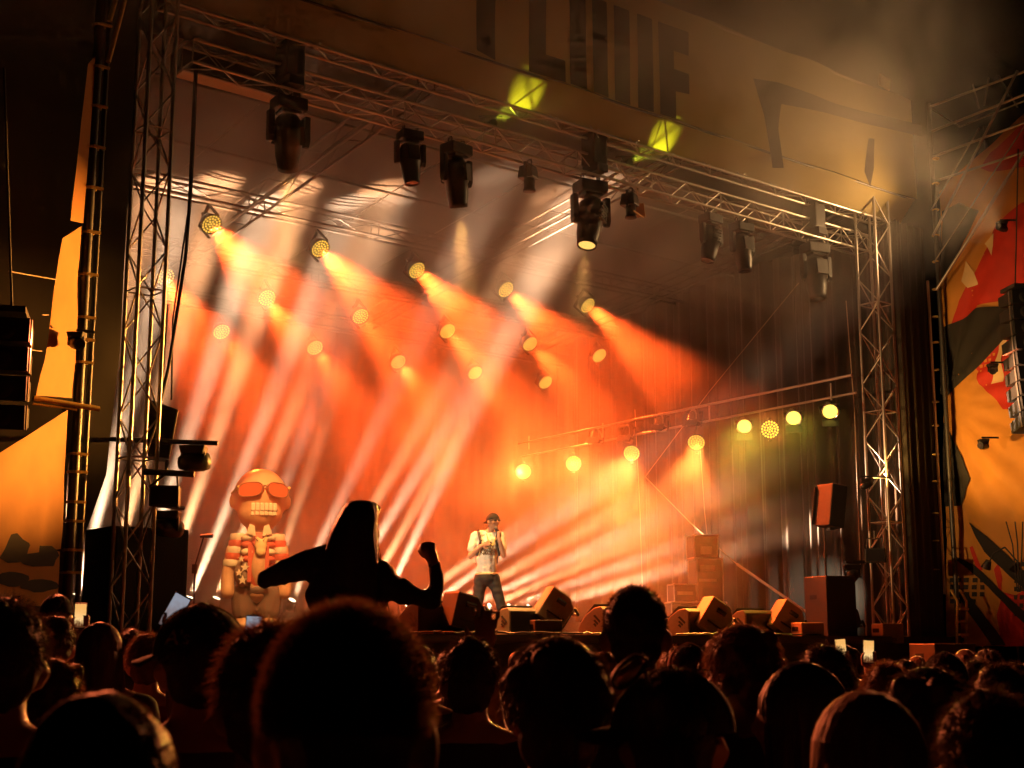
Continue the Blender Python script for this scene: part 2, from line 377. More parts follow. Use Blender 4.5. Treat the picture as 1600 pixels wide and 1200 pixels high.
# ------------------------------------------------------------------ lamps
_c = {}
def wash_light(loc, d, label, group, col, energy, size, led, r=.165):
    """round LED wash light: housing, a face full of LED cells, yoke and hanging bracket"""
    t = thing('wash_light', label, 'stage light', mat=aim(loc, d), group=group)
    if 'wash' not in _c:
        h = MB().lathe([(.0, .20), (r * .55, .20), (r * .75, .15), (r * .98, .05), (r * 1.06, .0), (r * 1.06, -.03), (r * 1.0, -.03), (r * .99, -.005), (0, -.005)], n=24)
        cells = MB()
        for ring, cnt in ((0, 1), (1, 6), (2, 12), (3, 18)):
            for i in range(cnt):
                a = 2 * math.pi * i / cnt + ring * .2; rr = ring * r * .29
                cells.ell((rr * math.cos(a), rr * math.sin(a), -.006), (r * .108, r * .108, .014), 7, 3, Matrix.Rotation(math.pi, 3, 'X'), 0)
        y = MB()
        for sx in (-1, 1): y.box((sx * (r * 1.06 + .03), 0, .10), (.025, .05, .40))
        y.box((0, 0, .30), (2 * r * 1.06 + .08, .06, .03)); y.cyl((0, 0, .30), (0, 0, .38), .03)
        _c['wash'] = (h.mesh('housing'), cells.mesh('led_array'), y.mesh('yoke'))
        _c['wash'][0].materials.append(m_black); _c['wash'][2].materials.append(m_black)
    h, c, y = _c['wash']
    obj('housing', h, m_black, t); obj('yoke', y, m_black, t)
    k = ('led', led.name)
    if k not in _c: _c[k] = c.copy(); _c[k].materials.append(led)
    obj('led_array', _c[k], led, t, kind='stuff')
    if energy: spot(t, Matrix.Translation((0, 0, -.04)), col, energy, size, .5, r * .6)
    return t
AMB = (1.0, .088, .011)
ROW = [[(330, 350), (500, 388), (651, 422), (790, 452), (918, 477)],
       [(258, 432), (417, 465), (563, 494), (699, 517), (828, 537), (936, 555)],
       [(346, 518), (492, 543), (622, 565), (742, 582), (852, 597)]]
ORD = ['leftmost', 'second', 'third', 'fourth', 'fifth', 'sixth']
RV = (5.0, 7.0, 8.7); RN = ('highest', 'middle', 'lowest'); RE = ((1, 1, .85, .8, 1.0), (.75, .45, .45, .8, .6, .12), (.5, .5, .55, .3, .2))
for r_ in range(3):
    zs = []
    for i, (x, y) in enumerate(ROW[r_]):
        u, v, z = at(x, y, v=RV[r_]); zs.append((u, z))
        wash_light(S(u, v, z), SD(-.06 + .10 * (r_ == 0), -.74, -.62), '%s round amber LED light from the left in the %s hanging row' % (ORD[i], RN[r_]), 'round LED lights over the stage',
                   AMB, 16500 * RE[r_][i], 29, m_led_o if r_ == 0 or i > 2 else m_led_dim, .165)
    zc = sum(q[1] for q in zs) / len(zs) + .62
    truss('light_bar_truss', 'truss in the smoke carrying the %s row of round lights' % RN[r_], S(1.0, RV[r_] + .22, zc), S(14.4, RV[r_] + .22, zc), .25, 'trusses over the stage', xh=(0, 0, 1), pitch=.7, faces=(0, 2), rung=8, mat=m_steel)

SU = 13.0
side = [(818, 737), (896, 724), (987, 708), (1088, 691), (1203, 671)]
sd = [SD(-.64, -.72, -.14), SD(-.64, -.70, -.15), SD(-.70, -.55, -.45), SD(-.66, -.50, -.56), SD(-.70, -.66, -.15)]
sn = ['farthest', 'second farthest', 'middle', 'second nearest', 'nearest']
for i, (x, y) in enumerate(side):
    u, v, z = at(x, y, u=SU)
    wash_light(S(u, v, z), sd[i], '%s round yellow LED light on the right side bar' % sn[i], 'LED lights on the side bar', (1, .22, .035), (6500, 5000, 7500, 7500, 7000)[i], (28, 26, 36, 34, 24)[i], m_led_y if i in (0, 2) else m_led_o, .15)
sbar = thing('side_lighting_bar', 'pair of thin pipes on the right side carrying lights towards the back', 'pipe', S(SU, 0, 0), A)
tube('pipe', (.0, -.2, 6.32), (.0, 8.9, 6.10), .026, m_alu, sbar, 8); tube('pipe', (.1, -.2, 6.02), (.1, 8.9, 5.82), .022, m_alu, sbar, 8)
for v in (.3, 3.2, 6.2, 8.6): tube('strut', (.05, v, 5.95), (.05, v, 6.25), .016, m_alu, sbar)
for v in (1.0, 7.6): tube('hanger', (.0, v, 6.25), (.0, v, roofz(v) - .1), .008, m_steel, sbar)

def par_can(loc, d, label, on, energy=0):
    t = thing('par_can', label, 'stage light', mat=aim(loc, d), group='lamp cans on the side bar'); t.scale = (1.3,) * 3
    MB().lathe([(0, .26), (.05, .26), (.075, .20), (.10, .12), (.115, .0), (.120, -.02), (.108, -.02), (.10, .0), (.0, .01)], n=18).build('can', m_chrome, t)
    MB().cyl((0, 0, -.004), (0, 0, .004), .098, n=18).build('lens', m_led_y if on else m_glassdark, t)
    b = MB()
    for s_ in (-1, 1): b.box((0, s_ * .13, .06), (.03, .012, .26))
    b.box((0, 0, .19), (.03, .27, .012)); b.build('bracket', m_black, t)
    for s_ in (-1, 1): MB().box((s_ * .135, 0, -.07), (.006, .22, .15), Matrix.Rotation(s_ * R(-22), 3, 'Y')).build('barn_door', m_steel, t)
    if on: spot(t, Matrix.Translation((0, 0, -.05)), (1, .80, .08), energy, 70, .8, .09)
    return t
for i, (x, y, nm) in enumerate(((1163, 666, 'left'), (1240, 653, 'middle'), (1297, 643, 'right'))):
    par_can(S(*at(x, y, u=SU)), SD(-.62, -.60, -.5), '%s of the three glaring yellow lamps near the right tower' % nm, True, (1000, 1500, 1800)[i])
for i, (x, y, nm) in enumerate(((932, 688, 'unlit chrome lamp can farthest back on the side bar'), (980, 685, 'unlit chrome lamp can just above a yellow LED light'), (1032, 668, 'unlit chrome lamp can between two yellow LED lights on the bar'), (1084, 661, 'unlit chrome lamp can nearest the front on the side bar'))):
    par_can(S(*at(x, y, u=SU)), SD(-.35, -.15, -.9), nm, False)

def moving_head(loc, d, label, s_=1.0, lens=m_glassdark, col=None, energy=0, size=20, rz=0., drop=True):
    """hanging moving head: clamps, base, two yoke arms, tapering head with a lens"""
    t = thing('moving_head', label, 'stage light', loc, A + rz, 'moving heads on the lighting truss'); t.scale = (s_,) * 3
    b = MB().box((0, 0, -.10), (.36, .27, .15)); b.box((0, 0, -.19), (.24, .22, .04)); bevel(b.build('base', m_black, t), .02)
    c = MB()
    for sx in (-.11, .11): c.torus((sx, 0, .03), .035, .012, 10, 5, Matrix.Rotation(R(90), 4, 'Y').to_3x3()); c.cyl((sx, 0, -.04), (sx, 0, 0), .015)
    c.build('clamp', m_steel, t)
    for sx in (-1, 1):
        bevel(MB().prism([(-.05, -.2), (.05, -.2), (.045, -.50), (.02, -.56), (-.03, -.56), (-.06, -.5)], .07, Matrix.Translation((sx * .215, 0, 0)) @ Matrix.Rotation(R(90), 4, 'Z') @ Matrix.Translation((0, -.035, 0))).build('yoke_arm', m_black, t), .012)
    ld = Matrix.Rotation(-(A + rz), 3, 'Z') @ Vector(d)
    hm = aim((0, 0, -.46), ld)
    h = MB().lathe([(0, .24), (.11, .23), (.165, .15), (.172, .02), (.16, -.08), (.150, -.09), (.145, -.22), (.125, -.34), (.118, -.40), (.105, -.40), (.10, -.37), (0, -.37)], n=20)
    for k in range(5): h.box((0, .155, .14 - k * .05), (.16, .05, .015))
    h.box((0, -.15, .05), (.18, .06, .22))
    ho = h.build('head', m_black, t); ho.matrix_local = hm
    l = MB().cyl((0, 0, -.385), (0, 0, -.375), .10, n=18).build('lens', lens, ho)
    hd = MB().torus((0, .16, -.02), .05, .01, 8, 5, Matrix.Rotation(R(90), 3, 'Y'), math.pi, -math.pi / 2).build('handle', m_steel, ho)
    if energy: spot(t, hm @ Matrix.Translation((0, 0, -.43)), col, energy, size, .3, .08)
    return t
HV = .42
for (x, y, s_, d, lb, E_) in (
        (452, 142, 1.18, (S(4.3, 4.5, 3.3) - S(1.8, .42, 8.4)).normalized(), 'leftmost hanging moving light with an amber beam below it', 3600),
        (641, 196, .92, SD(.05, -.12, -1), 'dark moving light second from the left with a pale looped cable', 0),
        (713, 218, 1.10, (S(6.1, 1.3, 2.9) - S(4.8, .42, 8.4)).normalized(), 'moving light third from the left, amber glow at its lens', 3500),
        (922, 272, 1.30, SD(-.28, -.12, -1), 'biggest hanging moving light near the middle, tilted left', 1500),
        (1110, 330, .98, SD(-.22, .05, -1), 'tilted moving light, left of the pair on the right', 0),
        (1158, 342, 1.02, SD(.04, -.1, -1), 'upright moving light, right of the pair on the right', 0),
        (1272, 362, 1.25, SD(-.05, -.1, -1), 'rightmost moving light against the bright curtain', 0)):
    u, v, z = at(x, y, v=HV)
    moving_head(S(u, HV, 8.83), d, lb, s_, m_led_b if E_ else m_glassdark, (1, .46, .12), E_, 22, rz=random.uniform(-.3, .3))
# smaller profile lamps between them
def profile_lamp(x, y, label, flap):
    t = thing('profile_lamp', label, 'stage light', S(at(x, y, v=HV)[0], HV, 8.85), A + .4, 'small lamps on the lighting truss')
    MB().torus((0, 0, 0), .04, .012, 10, 5, Matrix.Rotation(R(90), 3, 'Y')).build('clamp', m_steel, t)
    b = MB()
    for sx in (-1, 1): b.box((sx * .14, 0, -.16), (.02, .04, .26))
    b.box((0, 0, -.04), (.30, .05, .02)); b.build('yoke', m_steel, t)
    bevel(MB().box((0, .02, -.16), (.24, .26, .20), taper=.8).build('housing', m_black, t), .02)
    MB().lathe([(.085, -.24), (.08, -.42), (.095, -.43), (.095, -.46), (.0, -.455)], n=16).build('barrel', m_black, t)
    if flap:
        MB().box((.17, -.05, -.30), (.008, .24, .22), Matrix.Rotation(R(-15), 3, 'Y')).build('shutter', m_cream, t)
        MB().box((-.02, -.14, -.42), (.42, .012, .014)).build('gel_rail', m_cream, t)
    return t
profile_lamp(827, 250, 'small squat lamp between two moving lights on the truss', False)
profile_lamp(985, 292, 'small lamp with a pale shutter flap beside the biggest moving light', True)
# drop boxes where the lighting truss is hung from the header truss
for x, y, lb in ((452, 100, 'left dark motor block joining the two front trusses'), (927, 235, 'middle dark motor block joining the two front trusses'), (1270, 330, 'right dark motor block joining the two front trusses')):
    t = thing('chain_hoist', lb, 'hoist', S(at(x, y, v=.3)[0], .28, 9.15), A, 'hoists between the front trusses')
    bevel(MB().box((0, 0, .12), (.30, .30, .52)).build('housing', m_black, t), .03)
    MB().cyl((0, 0, .38), (0, 0, .60), .02).build('hook', m_steel, t)
    MB().box((0, -.02, -.2), (.22, .34, .12)).build('chain_bag', m_blackrough, t)

# floor beam lights on the riser at the back
rs = thing('light_riser', 'low dark riser along the back carrying the beam lights', 'riser', S(0, 8.3, DECK), A)
MB().box((7.8, 0, .17), (12.4, .6, .34)).build('platform', m_deck, rs)
NB = 22
NTH = 'first second third fourth fifth sixth seventh eighth ninth tenth eleventh twelfth thirteenth fourteenth fifteenth sixteenth seventeenth eighteenth nineteenth twentieth twenty-first twenty-second'.split()
for k in range(NB):
    u = 2.2 + k * .52; q = k / (NB - 1)
    if q < .42: dd = SD(.08 + .2 * q + random.uniform(-.05, .05), -.30 - random.uniform(0, .22), .95)
    elif q < .66: dd = SD(.10 + random.uniform(-.04, .12), -.55 - random.uniform(0, .15), .80)
    else: dd = SD(.12 + .5 * (q - .66), -.95, .46 - .75 * (q - .66) + random.uniform(-.05, .05))
    t = thing('beam_light', NTH[k] + ' small beam light from the left on the low back riser', 'stage light', S(u, 8.2, DECK + .35), A, 'beam lights on the back riser')
    if 'beam' not in _c:
        _c['beam'] = [bb_.mesh(n_) for bb_, n_ in ((MB().box((0, 0, .05), (.24, .22, .10)), 'base'), (MB().box((-.12, 0, .19), (.03, .07, .22)).box((.12, 0, .19), (.03, .07, .22)), 'yoke'),
                      (MB().lathe([(0, .12), (.07, .11), (.095, .03), (.09, -.09), (.08, -.10), (.075, -.08), (0, -.08)], n=16), 'head'), (MB().cyl((0, 0, -.085), (0, 0, -.078), .072, n=16), 'lens'))]
        for me in _c['beam'][:3]: me.materials.append(m_black)
        _c['beam'][3].materials.append(m_led_w)
    bs, yk, hd, ln = _c['beam']
    obj('base', bs, None, t); obj('yoke', yk, None, t)
    hm = aim((0, 0, .26), Matrix.Rotation(-A, 3, 'Z') @ dd)
    ho = obj('head', hd, None, t); ho.matrix_local = hm; obj('lens', ln, None, ho)
    e = 150000 if q < .42 else (105000 if q < .66 else 70000)
    if q < .2: e *= 1.7
    if 5.6 < u < 7.2: e *= .5
    if k % 3 == 1 and q < .75: dd = SD(.10 + .2 * q, -.82, .56 + .03 * (k % 2))      # these pass out under the trusses, over the crowd
    spot(t, hm @ Matrix.Translation((0, 0, -.12)), (1, .62, .37) if k % 2 else (1, .46, .20), e * .72, 6.8, 1.0, .06)

# fixtures on the towers, some of them added for their light
def tower_lamp(loc, label, d, col, energy, size, arm, lensm):
    t = thing('tower_lamp', label, 'stage light', loc, 0, 'lamps clamped to the towers')
    MB().path([Vector(arm[0]), Vector(arm[1])], .028, 8).build('pipe', m_black, t)
    if energy and lensm is m_glassdark: t.scale = (.6,) * 3
    bevel(MB().box((0, 0, -.10), (.26, .20, .10), taper=1.2).build('base', m_black, t), .02)
    b = MB()
    for sx in (-1, 1): MB().box((sx * .13, 0, -.19), (.025, .07, .18)).build('yoke_arm', m_black, t)
    hm = aim((0, 0, -.24), d)
    ho = MB().lathe([(0, .17), (.08, .16), (.11, .06), (.115, -.12), (.10, -.18), (.09, -.17), (0, -.16)], n=16).build('head', m_black, t); ho.matrix_local = hm
    MB().cyl((0, 0, -.168), (0, 0, -.162), .088, n=16).build('lens', lensm, ho)
    if energy: spot(t, hm @ Matrix.Translation((0, 0, -.21)), col, energy, size, .8, .04)
    return t
pL = atw(303, 690, v=-.15); pR = atw(1352, 745, v=-.15)
tower_lamp(pL, 'moving light on a horizontal pipe sticking out of the left tower', (S(15.7, -1.6, 6.0) - pL).normalized(), (1, .55, .20), 2600, 30, ((-1.0, 0, .03), (.28, 0, -.02)), m_led_b)  # beam added to this fixture, lights the right tower and wing banner
tower_lamp(pR, 'small dark moving light clamped on a pipe to the right tower', (S(15.8, -1.7, 6.2) - pR).normalized(), (1, .50, .10), 340, 95, ((-.15, 0, .02), (.75, 0, -.04)), m_glassdark)  # its beam is added, raking the right banner so the creases show
pC = S(-1.15, -.9, 5.0); pD = S(15.15, -1.6, 6.6)
tower_lamp(pC, 'small added lamp on the left mast washing the crowd with dim red light', (S(-1.0, -13.5, 1.6) - pC).normalized(), (1, .17, .055), 5000, 95, ((0, 0, 0), (.25, .2, 0)), m_glassdark)  # added lamp, gives the crowd a red rim from the left
tower_lamp(pD, 'small added lamp on the right scaffold washing the crowd with dim red light', (S(-2.0, -12.0, 1.6) - pD).normalized(), (1, .22, .07), 7500, 60, ((-.05, 0, 0), (.45, 0, 0)), m_glassdark)  # second added crowd lamp, from the right
pA = S(15.25, -1.9, 9.15); pB = S(15.2, -1.3, 5.3)
tower_lamp(pA, 'upper added lamp on the right scaffold tower aimed along the yellow banner', (S(6.5, -.36, 10.7) - pA).normalized(), (1, .55, .22), 900, 120, ((-.05, 0, 0), (.45, 0, 0)), m_glassdark)  # added to brighten the front of the header banner
tower_lamp(pB, 'lower added lamp on the right scaffold tower aimed at the left wing banners', (S(-2.0, -1.1, 5.0) - pB).normalized(), (1, .38, .06), 40000, 16, ((-.05, 0, 0), (.45, 0, 0)), m_glassdark)  # added to light the orange sheets across the stage
pP = atw(262, 792, v=.05)
tower_lamp(pP, 'small added light below the boxy strobe aimed at the performer', (S(6.2, 1.5, 3.0) - pP).normalized(), (1, .68, .38), 1300, 20, ((-.1, 0, .02), (.1, .35, .02)), m_led_b)  # added fill for the performer, tucked under the strobe
for x, y, lb in ((826, 150, 'left small added lime yellow lamp shining on the banner edge'), (1040, 222, 'right small added lime yellow lamp shining on the banner edge')):
    uu = at(x, y, v=-.1)[0]; pY = S(uu, .80, 9.58)
    tower_lamp(pY, lb, (S(uu - .1, -.25, 9.72) - pY).normalized(), (.85, .95, .04), 130, 42, ((-.3, 0, .0), (.3, 0, .0)), m_glassdark)  # added lamp close behind the banner, makes a lime patch on it
pW = S(13.75, .55, 3.15)
tower_lamp(pW, 'white work light low behind the right tower lighting the curtain', (S(15.0, 2.1, 2.75) - pW).normalized(), (1, .86, .62), 160, 60, ((-.1, 0, 0), (.4, 0, 0)), m_led_w)
# square lamp clamped lower on the right tower, strobe hanging at the left tower
def square_lamp(loc, label, rz, sz):
    t = thing('square_floodlight', label, 'stage light', loc, rz, 'floodlights on the towers')
    bevel(MB().box((0, 0, 0), sz).build('housing', m_black, t), .015)
    MB().box((0, -sz[1] / 2 - .004, 0), (sz[0] * .86, .006, sz[2] * .8)).build('front_glass', m_glassdark, t)
    b = MB()
    for sx in (-1, 1): b.cyl((sx * (sz[0] * .42), 0, sz[2] * .4), (sx * sz[0] * .36, 0, sz[2] * .5 + .17), .012)
    b.cyl((-sz[0] * .36, 0, sz[2] * .5 + .17), (sz[0] * .36, 0, sz[2] * .5 + .17), .012); b.build('handle', m_steel, t)
    MB().cyl((0, 0, sz[2] * .5 + .17), (0, 0, sz[2] * .5 + .30), .02).build('clamp', m_steel, t)
    return t
square_lamp(atw(258, 776, v=-.2), 'boxy strobe hanging from a short pipe beside the left tower', .12, (.33, .22, .24))
square_lamp(atw(1368, 868, v=-.3), 'boxy floodlight fixed low on the right tower', -.3, (.34, .24, .24))
t = thing('pipe_bracket', 'short dark pipe bracket holding the strobe on the left tower', 'pipe', atw(232, 737, v=-.2), 0)
tube('pipe', (-.05, 0, 0), (.52, 0, -.03), .035, m_black, t, 8); tube('brace', (.02, 0, -.17), (.2, 0, -.02), .015, m_black, t)

# ------------------------------------------------------------------ stage smoke
m, nt, out = nodes('stage_smoke')
pv = nt.nodes.new('ShaderNodeVolumePrincipled'); pv.inputs['Color'].default_value = (.95, .92, .88, 1); pv.inputs['Anisotropy'].default_value = .25
tc = nt.nodes.new('ShaderNodeTexCoord'); n1 = nt.nodes.new('ShaderNodeTexNoise'); n1.inputs['Scale'].default_value = .5; n1.inputs['Detail'].default_value = 2.0; n1.inputs['Roughness'].default_value = .55; n1.inputs['Distortion'].default_value = .9
nt.links.new(tc.outputs['Object'], n1.inputs['Vector'])
mr = nt.nodes.new('ShaderNodeMapRange'); mr.interpolation_type = 'SMOOTHSTEP'
for i, val in ((1, .38), (2, .66), (3, .28), (4, 2.1)): mr.inputs[i].default_value = val
nt.links.new(n1.outputs['Fac'], mr.inputs[0])
sx = nt.nodes.new('ShaderNodeSeparateXYZ'); nt.links.new(tc.outputs['Object'], sx.inputs[0])
def ramp(sock, a, b):
    r_ = nt.nodes.new('ShaderNodeMapRange'); r_.interpolation_type = 'SMOOTHSTEP'; r_.inputs[1].default_value = a; r_.inputs[2].default_value = b
    nt.links.new(sock, r_.inputs[0]); return r_.outputs[0]
def mul(a, b):
    q = nt.nodes.new('ShaderNodeMath'); q.operation = 'MULTIPLY'; nt.links.new(a, q.inputs[0])
    if isinstance(b, float): q.inputs[1].default_value = b
    else: nt.links.new(b, q.inputs[1])
    return q.outputs[0]
fm = nt.nodes.new("ShaderNodeMath"); fm.operation = "SUBTRACT"; nt.links.new(sx.outputs["Z"], fm.inputs[0]); fm.inputs[1].default_value = 5.8
fx2 = nt.nodes.new("ShaderNodeMath"); fx2.operation = "MAXIMUM"; nt.links.new(fm.outputs[0], fx2.inputs[0]); fx2.inputs[1].default_value = 0.0
fa = nt.nodes.new("ShaderNodeMath"); fa.operation = "MULTIPLY_ADD"; nt.links.new(fx2.outputs[0], fa.inputs[0]); fa.inputs[1].default_value = 1.0; nt.links.new(sx.outputs["Y"], fa.inputs[2]); front = fa.outputs[0]
dn = mul(mr.outputs[0], ramp(front, .1, 3.4)); dn = mul(dn, ramp(sx.outputs['X'], -6.5, .5)); dn = mul(dn, ramp(sx.outputs['Z'], 13.4, 10.5))
dn = mul(dn, ramp(sx.outputs['X'], 15.8, 11.5))
lz = mul(ramp(sx.outputs['Z'], 5.2, 2.2), ramp(sx.outputs['Y'], 3.0, 5.5))
hz_ = ramp(sx.outputs['Z'], 6.4, 9.6)
lf = nt.nodes.new('ShaderNodeMath'); lf.operation = 'MULTIPLY_ADD'; nt.links.new(lz, lf.inputs[0]); lf.inputs[1].default_value = 1.3; hf = nt.nodes.new('ShaderNodeMath'); hf.operation = 'MULTIPLY_ADD'; nt.links.new(hz_, hf.inputs[0]); hf.inputs[1].default_value = 3.4; hf.inputs[2].default_value = 1.0; nt.links.new(hf.outputs[0], lf.inputs[2])
dn = mul(dn, lf.outputs[0])
dn = mul(dn, .036)
nt.links.new(dn, pv.inputs['Density']); nt.links.new(pv.outputs[0], out.inputs['Volume'])
so = MB().box((5.4, 1.9, 7.2), (23.0, 16.6, 12.6)).build('stage_smoke', m, kind='stuff')
so.location = S(0, 0, 0); so.rotation_euler = (0, 0, A)
so['label'] = 'drifting stage smoke lit amber by the lights'
# ------------------------------------------------------------------ fabric sheets
def wrinkle(p, amp, fan=None):
    w = mnoise.noise(p * .9) * .6 + mnoise.noise(p * 2.6 + Vector((5, 1, 2))) * .35 + mnoise.noise(p * 6.0) * .12
    if fan is not None:
        d = p - fan; a = math.atan2(d.z, math.hypot(d.x, d.y)); w += .8 * math.sin(a * 19 + 1.5 * mnoise.noise(p * .8)) * min(1, d.length / 1.2) * (.6 + .4 * mnoise.noise(p * .5))
    return amp * w
def fabric(name, pts, mat, amp=.04, cell=.14, parent=None, off=0., fan=None):
    """a hanging sheet with a real outline and real creases; pts in world space, one plane"""
    pts = [Vector(p) for p in pts]; c = sum(pts, Vector()) / len(pts)
    n = Vector()
    for i in range(len(pts)): n += (pts[i] - c).cross(pts[(i + 1) % len(pts)] - c)
    n.normalize()
    if n.dot(Vector((0, 0, CAM_H)) - c) < 0: n = -n
    bm = bmesh.new(); bm.faces.new([bm.verts.new(p) for p in pts])
    x = n.cross(Vector((0, 0, 1))).normalized(); y = n.cross(x)
    for ax in (x, y):
        d = [ax.dot(p) for p in pts]; k = math.floor(min(d) / cell) * cell + cell
        while k < max(d):
            bmesh.ops.bisect_plane(bm, geom=bm.verts[:] + bm.edges[:] + bm.faces[:], plane_co=ax * k, plane_no=ax); k += cell
    for v_ in bm.verts: v_.co = v_.co + n * (wrinkle(v_.co, amp, fan) + off)
    for f in bm.faces: f.smooth = True
    me = bpy.data.meshes.new(name); bm.to_mesh(me); bm.free()
    o = obj(name, me, mat)
    if parent: o.parent = parent; o.matrix_parent_inverse = parent.matrix_world.inverted()
    return o
def root_at(name, label, cat, loc, group=None):
    t = thing(name, label, cat, loc, 0, group); t.matrix_world = Matrix.Translation(loc); return t

# left wing: mast, banners, mesh curtain, loudspeakers
LV = -.45
LC = S(*at(118, 700, v=LV)); LN = SD(.62, -.78, 0)
def LP(x, y, v=None):
    if v is not None: return atw(x, y, v=v)
    d = ray(x, y); o = Vector((0, 0, CAM_H)); return o + d * ((LC - o).dot(LN) / d.dot(LN))
def mast(label, base, top, marks, lean):
    t = thing('scaffold_mast', label, 'mast', base, A, 'scaffold masts beside the stage')
    tube('pole', (0, 0, 0), (0, 0, top), .055, m_steel, t, 10); tube('pole', (.13, .04, 0), (.13, .04, top), .03, m_steel, t, 8)
    for z in marks:
        MB().torus((0, 0, z), .066, .016, 12, 5).box((.05, -.07, z), (.14, .03, .028)).build('coupler', m_yrope, t)
    return t
ul, vl, zl = at(118, 700, v=LV)
mast('dark scaffold pole with pale clamps at the left beside the orange banner', S(ul, vl, 0), 11.2, [at(118, y, v=LV)[2] for y in (895, 860, 815, 785, 738, 710, 636, 566, 530, 495, 427, 360, 290, 225, 160, 97, 30)], 0)
t = root_at('wing_banner', 'narrow orange banner strip tied to the upper left mast', 'banner', LP(128, 350), 'left wing banners')
fabric('cloth', [LP(150, 86), LP(137, 100), LP(110, 345), LP(130, 349)], m_ofab, .02, parent=t)
t = root_at('wing_banner', 'orange banner with a slanting top at the left edge of the mast', 'banner', LP(112, 618), 'left wing banners')
fabric('cloth', [LP(128, 353), LP(97, 372), LP(56, 618), LP(113, 622)], m_ofab, .05, parent=t)
for (xa, ya), (xb, yb) in (((88, 437), (14, 424)), ((76, 492), (66, 492)), ((66, 549), (-10, 539))):
    a, b = LP(xa, ya), LP(xb, yb); o = MB().cyl(a - LP(112, 618), b - LP(112, 618), .007).build('tie_cord', m_rope, t)
t = root_at('wing_banner', 'large orange triangular banner low on the far left', 'banner', LP(95, 860), 'left wing banners')
f0 = LP(108, 640)
fabric('cloth', [LP(107, 640), LP(-60, 745), LP(-60, 880), LP(93, 858)], m_ofab, .05, parent=t, fan=f0)
t = root_at('wing_banner', 'orange banner with dark camouflage blots at the bottom left', 'banner', LP(60, 985), 'left wing banners')
fabric('cloth', [LP(94, 862), LP(-60, 830), LP(-60, 985), LP(86, 985)], m_ofab, .03, parent=t)
random.seed(3)
for bx, by, rx, ry in ((18, 858, 30, 22), (58, 868, 34, 18), (20, 905, 26, 12), (60, 915, 30, 10), (30, 952, 40, 10)):
    pts = []
    for i in range(14):
        a = 6.283 * i / 14; k = 1 + .35 * mnoise.noise(Vector((bx, by, i * .7)))
        pts.append(LP(bx + rx * k * math.cos(a), by + ry * k * math.sin(a)))
    fabric('blot', pts, m_print, .03, parent=t, off=.008)
t = root_at('mesh_curtain', 'black mesh curtain hanging between the left mast and the left tower', 'curtain', LP(160, 850, .25))
fabric('cloth', [LP(148, -60, .3), LP(222, -60, .3), LP(205, 240, .3), LP(186, 560, .3), LP(167, 742, .3), LP(117, 882, .3), LP(128, 640, .3)], m_curtain, .05, .2, parent=t)
t = root_at('wing_backcloth', 'black cloth behind the left wing banners', 'curtain', LP(60, 1000, .55))
fabric('cloth', [LP(-260, -80, .55), LP(156, -80, .55), LP(128, 640, .55), LP(106, 730, .55), LP(98, 1010, .55), LP(-260, 1010, .55)], m_curtain, .06, .25, parent=t)
# horizontal bars at the left mast
t = thing('banner_bar', 'pale horizontal bar clamped across the left mast', 'pipe', LP(52, 622, -.6), 0)
tube('pipe', (0, 0, 0), LP(155, 639, -.6) - LP(52, 622, -.6), .03, m_yrope, t, 8)
tube('cord', (0, 0, -.06), LP(120, 640, -.6) - LP(52, 622, -.6), .012, m_yrope, t)
t = thing('slanted_bars', 'pair of yellow slanting tubes at the top of the left mast', 'pipe', LP(169, 97, -.5), 0)
tube('tube', (0, 0, 0), LP(203, -30, -.5) - LP(169, 97, -.5), .03, m_yrope, t, 8)
tube('tube', LP(171, 33, -.5) - LP(169, 97, -.5), LP(186, -20, -.5) - LP(169, 97, -.5), .03, m_yrope, t, 8)

def line_array(label, loc, rz, n, w, h, d, curve):
    t = thing('line_array', label, 'loudspeaker', loc, rz, 'hanging line arrays')
    y, z, a = 0., 0., 0.
    for k in range(n):
        rot = Matrix.Rotation(a, 3, 'X')
        me = MB().prism([(-d / 2, -h / 2 + .02), (d / 2, -h / 2 + .045), (d / 2, h / 2 - .045), (-d / 2, h / 2 - .02)], w, Matrix.Translation((-w / 2, 0, 0)) @ Matrix.Rotation(R(90), 4, 'Z') @ Matrix.Translation((0, -w, 0)))
        c = me.build('cabinet', m_blackrough, t, (0, y, z)); c.rotation_euler = (a, 0, 0)
        for sx in (-1, 1):
            MB().lathe([(.10, 0), (.09, .012), (.05, .02), (.02, .012), (0, .014)], n=14, m=Matrix.Rotation(R(90), 3, 'X')).build('driver', m_grille, c, (sx * w * .27, -d / 2 - .004, 0))
        for sx in (-1, 1): MB().box((sx * (w / 2 + .008), -d * .3, 0), (.014, .04, h * .9)).build('rigging', m_alu, c)
        a += curve; z -= h * math.cos(a); y += -h * math.sin(a) * -1 * .5
    MB().box((0, 0, h * .75), (w * .9, d, .06)).build('fly_bar', m_steel, t)
    for sx in (-.3, .3): MB().cyl((sx * w, 0, h * .75), (sx * w * .2, 0, h * .75 + 2.5), .012).build('chain', m_steel, t)
    return t
line_array('dark stack of hanging loudspeakers cut by the left edge', LP(-32, 520, -1.6), .25, 4, .95, .27, .5, .045)
